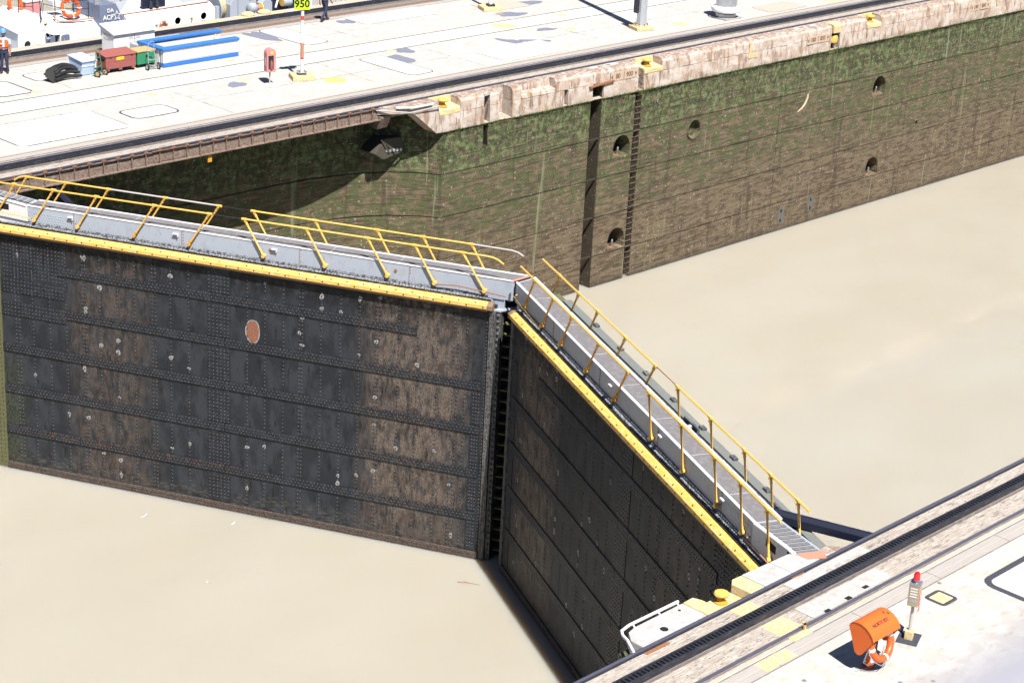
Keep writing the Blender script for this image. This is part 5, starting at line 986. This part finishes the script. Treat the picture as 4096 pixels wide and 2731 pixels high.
# engine casing
MB().prism([(19.98, -2), (19.98, -.5), (20.45, -.24), (20.6, -.24), (23, -.24), (23, -2)], 'x', 9.96, 15.05).build('casing', 'tugwhite', tg, bevel=.02); MB().tube([(9.9, 20.3, -.27), (12, 20.32, -.25), (14.9, 20.35, -.22)], .028, 8).build('red_pipe', 'rustpink', tg, smooth=True)
MB().box(11.2, 12.5, 20.55, 20.7, -.24, .5).build('gauge_board', 'tugnavy', tg)
for x in (11.6, 11.95): MB().lathe([(.1, 0), (.11, .1), (.07, .16), (.09, .26), (.04, .34)], (x, 20.45, -.2), 10).build('lamp', 'glass', tg, smooth=True)
MB().prism([(10.2, -.24), (11.1, -.24), (11.2, .25), (10.5, .25)], 'y', 20.7, 20.78).build('panel', 'tugwhite', tg); MB().prism([(12.6, -.24), (13.6, -.24), (12.9, .3), (12.6, .3)], 'y', 20.7, 20.78).build('panel', 'tugwhite', tg)
for x in (11.55, 13.6): MB().lathe([(.04, 0), (.04, .14), (.07, .16), (.05, .2)], (x, 19.93, -1.05 + (.1 if x > 13 else 0)), 8).build('vent_cap', 'rope', tg, smooth=True)
rr_ = MB()
for z in (.0, .2, .4): rr_.tube([(9.6, 22.6, z), (15, 22.6, z)], .015, 5)
for k in range(7): rr_.cyl((9.7 + .85 * k, 22.6, -.24), (9.7 + .85 * k, 22.6, .6), .018, n=5)
rr_.build('deck_railing', 'tugnavy', tg); MB().box(9.9, 15, 20.8, 22.9, -.245, -.235).build('casing_top', 'tugdeck', tg)
lb = T('lifebuoy', 'small orange lifebuoy on the white side of the tug', 'lifebuoy', (11.9, 19.9, -1.1)); MB().tube([(11.92 + .2 * math.cos(i * .3927), 19.9, -.98 + .2 * math.sin(i * .3927)) for i in range(16)], .05, 8, True).build('ring', 'buoy', lb, smooth=True)
for a in (.785, 2.356, 3.93, 5.5): MB().obox((11.92 + .2 * math.cos(a), 19.9, -.98 + .2 * math.sin(a)), (.06, .11, .06), 0, -a).build('band', 'white', lb)
# towing winch
MB().lathe([(.75, 0), (.75, .06), (.7, .08)], (15.55, 20.9, -.75), 24, 'x').build('winch_flange', 'tuglight', tg, smooth=False); MB().lathe([(.5, .08), (.5, .75)], (15.55, 20.9, -.75), 24, 'x').build('winch_drum', 'rope', tg, smooth=True); MB().lathe([(.75, 0), (.75, .06)], (16.3, 20.9, -.75), 24, 'x').build('winch_flange', 'tuglight', tg)
MB().prism([(16.05, -1.6), (17.6, -1.6), (17.6, .1), (16.35, .1), (16.05, -.5)], 'y', 20.1, 21.4).build('gearbox', 'tuglight', tg, bevel=.03); MB().box(16.5, 16.52, 20.08, 20.11, -1.2, .1).build('seam', 'tuggrey', tg)
MB().lathe([(.16, -.75), (.24, -.7), (.26, -.45), (.2, -.3), (.17, -.28)], (17.75, 19.9, -.72), 16, 'x').build('capstan', 'tuglight', tg, smooth=True); MB().lathe([(.17, -.28), (.15, -.2), (.13, -.1), (.16, 0)], (17.75, 19.9, -.74), 16, 'x').build('capstan_waist', 'rustpink', tg, smooth=True)
MB().tube([(17.78, 19.9 + .19 * math.cos(i * .3927), -.74 + .19 * math.sin(i * .3927)) for i in range(16)], .03, 8, True).build('capstan_rim', 'sigyellow', tg, smooth=True); MB().lathe([(.17, 0), (.17, .01)], (17.75, 19.9, -.74), 14, 'x').build('capstan_bore', 'dark', tg)
MB().prism([(17.9, -1.1), (18.6, -1.1), (18.6, -.6), (18.45, -.42), (18.1, -.42), (17.9, -.6)], 'y', 20, 20.4).build('motor_housing', 'tuglight', tg, bevel=.03); MB().tube([(17.2, 20, -.2), (18.2, 20.6, .2)], .04, 6).tube([(18.8, 20, -.9), (19.8, 20.6, .3)], .05, 6).build('brace', 'white', tg)
MB().box(18.7, 20.6, 20.4, 21.4, -2, .3).build('winch_frame', 'tugnavy', tg); MB().lathe([(.22, 0), (.22, .5)], (19.3, 20.1, -.7), 12, 'x').build('roller', 'tuglight', tg, smooth=True); MB().lathe([(.2, 0), (.2, .02)], (19.27, 20.1, -.7), 12, 'x').build('roller_end', 'bollard', tg)
MB().box(15.1, 15.3, 20.0, 20.2, -2, -.45).build('post', 'tuglight', tg)
MB().tube([(2.2, 22, -2), (2.3, 22.1, -1.1)], .06, 6).build('bitt', 'bollard', tg); MB().lathe([(.12, 0), (.14, .2), (.05, .3)], (2.6, 22.4, -1.6), 8).build('float', 'limegreen', tg)

# ============================================================ THINGS ON THE NEAR DECK
lbs = T('lifebuoy_stand', 'orange curved lifebuoy shelter on a post lettered NORTE EST beside the foreground track', 'lifebuoy stand', (-13.55, -38.4, 0))
X0, X1 = -14.0, -13.1
arc = [(-38.14, .97), (-38.17, 1.04), (-38.23, 1.09), (-38.32, 1.115), (-38.43, 1.11), (-38.54, 1.07), (-38.64, 1.0), (-38.70, .93), (-38.74, .84)]
mb = MB(); n = len(arc)
for x in (X0 - .012, X1 + .012): mb.v += [(x, y, z) for y, z in arc]
for x in (X0 - .012, X1 + .012): mb.v += [(x, y + .008, z - .012) for y, z in arc]
mb.f = [(i, i + 1, n + i + 1, n + i) for i in range(n - 1)] + [(2 * n + i, 2 * n + i + 1, 3 * n + i + 1, 3 * n + i) for i in range(n - 1)] + [(i, i + 1, 2 * n + i + 1, 2 * n + i) for i in range(n - 1)] + [(n + i, n + i + 1, 3 * n + i + 1, 3 * n + i) for i in range(n - 1)] + [(0, n, 3 * n, 2 * n), (n - 1, 2 * n - 1, 4 * n - 1, 3 * n - 1)]; mb.mi = [0] * len(mb.f); mb.build('canopy', 'orange', lbs, smooth=True)
sidep = [(y + .004, z - .014) for y, z in arc] + [(-38.66, .72), (-38.52, .50), (-38.47, .44), (-38.40, .42), (-38.33, .46)]
for x in (X0, X1 - .012): MB().prism(sidep, 'x', x, x + .012).build('side_panel', 'orange', lbs)
MB().prism([(-38.14, .97), (-38.33, .46), (-38.345, .46), (-38.155, .97)], 'x', X0 + .012, X1 - .012).build('back_panel', 'orange', lbs)
MB().cyl((-13.56, -38.4, 0), (-13.56, -38.36, .55), .045, n=10).build('post', 'orange', lbs, smooth=True); MB().lathe([(.14, 0), (.14, .015), (.05, .02)], (-13.56, -38.41, 0), 12).build('foot', 'orange', lbs)
import bisect
def on_arc(u):      # canopy point and frame at fraction u
    i = min(int(u * (n - 1)), n - 2); f = u * (n - 1) - i; a, b = arc[i], arc[i + 1]; return (a[0] + (b[0] - a[0]) * f, a[1] + (b[1] - a[1]) * f), (a[0] - b[0], a[1] - b[1])
def atxt(s, x, u, size):
    (y, z), (dy, dz) = on_arc(u); nn = Vector((0, dy, dz)).normalized(); o = Vector((x, y, z)) + Vector((1, 0, 0)).cross(nn) * .004; text(s, size, 'inkred', lbs, frame(o, FX, nn), bold=.002)
atxt('NORTE EST.', -13.56, .66, .10); atxt('F', -13.27, .5, .085); atxt('6', -13.19, .55, .095)
ring = T('lifebuoy', 'orange lifebuoy with white bands hanging inside the orange shelter', 'lifebuoy', (-13.55, -38.62, .3))
rc = Vector((-13.53, -38.60, .62)); up_ = Vector((0, .30, .95)).normalized(); rx_ = Vector((1, 0, 0))
MB().tube([rc + rx_ * .33 * math.cos(i * .2618) + up_ * .34 * math.sin(i * .2618) for i in range(24)], .075, 10, True).build('ring', 'buoy', ring, smooth=True)
for a in (.2, 1.4, 3.3, 4.9): MB().tube([rc + rx_ * .33 * math.cos(a + k) + up_ * .34 * math.sin(a + k) for k in (-.09, 0, .09)], .078, 10).build('band', 'white', ring, smooth=True)
MB().tube([rc + rx_ * (.42 + .03 * (i % 2)) * math.cos(i * .2618) + up_ * (.42 + .02 * (i % 3)) * math.sin(i * .2618) - Vector((0, .02, 0)) for i in range(24)], .008, 5, True).build('grab_line', 'galv', ring)
rp_ = T('rope_coil', 'dark coiled rope hanging inside the orange lifebuoy shelter', 'rope', (-13.7, -38.6, .35)); cb = MB()
for k in range(6): cb.tube([(-13.75 + .022 * k + .05 * math.cos(i * .628), -38.62 + .01 * k, .62 + .22 * math.sin(i * .628)) for i in range(10)], .016, 5, True)
cb.build('coil', 'black', rp_); MB().tube([(-13.8, -38.5, .45), (-13.82, -38.45, .2), (-13.7, -38.5, .1), (-13.5, -38.55, .14), (-13.42, -38.6, .3), (-13.4, -38.62, .5)], .012, 5).tube([(-13.5, -38.5, .02), (-13.8, -38.42, .012), (-13.95, -38.36, .012)], .01, 5).build('tail', 'galv', rp_, smooth=True)
# beacon post
bp_ = T('beacon_post', 'grey post with red beacon and red warning notice on a steel box, yellow foot', 'beacon post', (-11.98, -38.3, 0), R(22))
part(bp_, MB().box(-.28, .28, -.22, .22, .001, .006), 'dark_pad', 'asphalt'); part(bp_, MB().box(-.085, .085, -.085, .085, .0, .2), 'foot_block', 'yconc', bevel=.012)
part(bp_, MB().cyl((0, 0, .2), (0, 0, 1.02), .034, n=10), 'post', 'greypipe', smooth=True); part(bp_, MB().box(-.13, .13, -.11, .11, .80, 1.27), 'box', 'stainless', bevel=.006); part(bp_, MB().box(-.135, .135, -.115, .115, 1.27, 1.282), 'box_lid', 'chrome')
for k in range(4): part(bp_, MB().prism(rrect(-.075, .075, -.012, .012, .011, 3), 'x', -.134, -.1305, ), 'louvre', 'white', fn=lambda v, k=k: (v[0], v[1], v[2] + 1.2 - .06 * k))
part(bp_, MB().box(-.1335, -.1305, -.08, .08, .89, .97), 'data_plate', 'chrome'); nt_ = part(bp_, MB().box(-.06, .14, -.118, -.113, .66, 1.06), 'notice', 'red'); part(bp_, MB().box(-.06, .14, -.1195, -.1185, .855, .875), 'notice_line', 'white'); part(bp_, MB().box(-.06, .14, -.1195, -.1185, 1.03, 1.06), 'notice_line', 'white')
# the notice wording is too small to read: two blocks of white strokes
for z0 in (.94, .74):
    for j in range(3): part(bp_, MB().box(-.02 + .005 * j, .1 - .01 * j, -.1195, -.1185, z0 + .035 * (1 - j), z0 + .018 + .035 * (1 - j)), 'notice_line', 'white')
part(bp_, MB().lathe([(.03, 1.28), (.03, 1.33), (.055, 1.34), (.055, 1.365)], (0, 0, 0), 12), 'lamp_holder', 'white', smooth=True); part(bp_, MB().lathe([(.075, 1.365), (.068, 1.39), (.064, 1.47), (.05, 1.515), (.02, 1.53)], (0, 0, 0), 16), 'beacon_lens', 'redglass', smooth=True)
# ------------------------------------------------------------ drifting bits on the water
def pw(x, y): return (x, y, -9.695)
br = T('floating_branch', 'thin bare twig drifting on the lower water', 'branch', (-4.25, -18.0, -9.7))
MB().tube([(-4.45, -17.7, -9.69), (-4.25, -17.95, -9.68), (-4.05, -18.3, -9.69)], [.012, .01, .005], 5).tube([(-4.25, -17.95, -9.68), (-4.3, -17.8, -9.64)], [.008, .004], 5).build('twig', 'rust', br)
for k, (x, y, rx, lb_) in enumerate(((-9.16, -7.7, .16, 'curled white scrap of floating foam nearest the quoin end of the gate'), (-7.27, -10.0, .12, 'smaller white scrap of floating foam below the middle of the gate'), (-10.4, -12.7, .05, 'tiny pale fleck drifting in the lower left water'))):
    tag(MB().tube([(x - rx, y, -9.695), (x - rx * .3, y - .03, -9.69), (x + rx * .3, y + .02, -9.69), (x + rx, y + .06, -9.695)], [.008, .02, .018, .008], 6).build('floating_foam', 'white'), lb_, 'foam', 'foam scraps on the water')
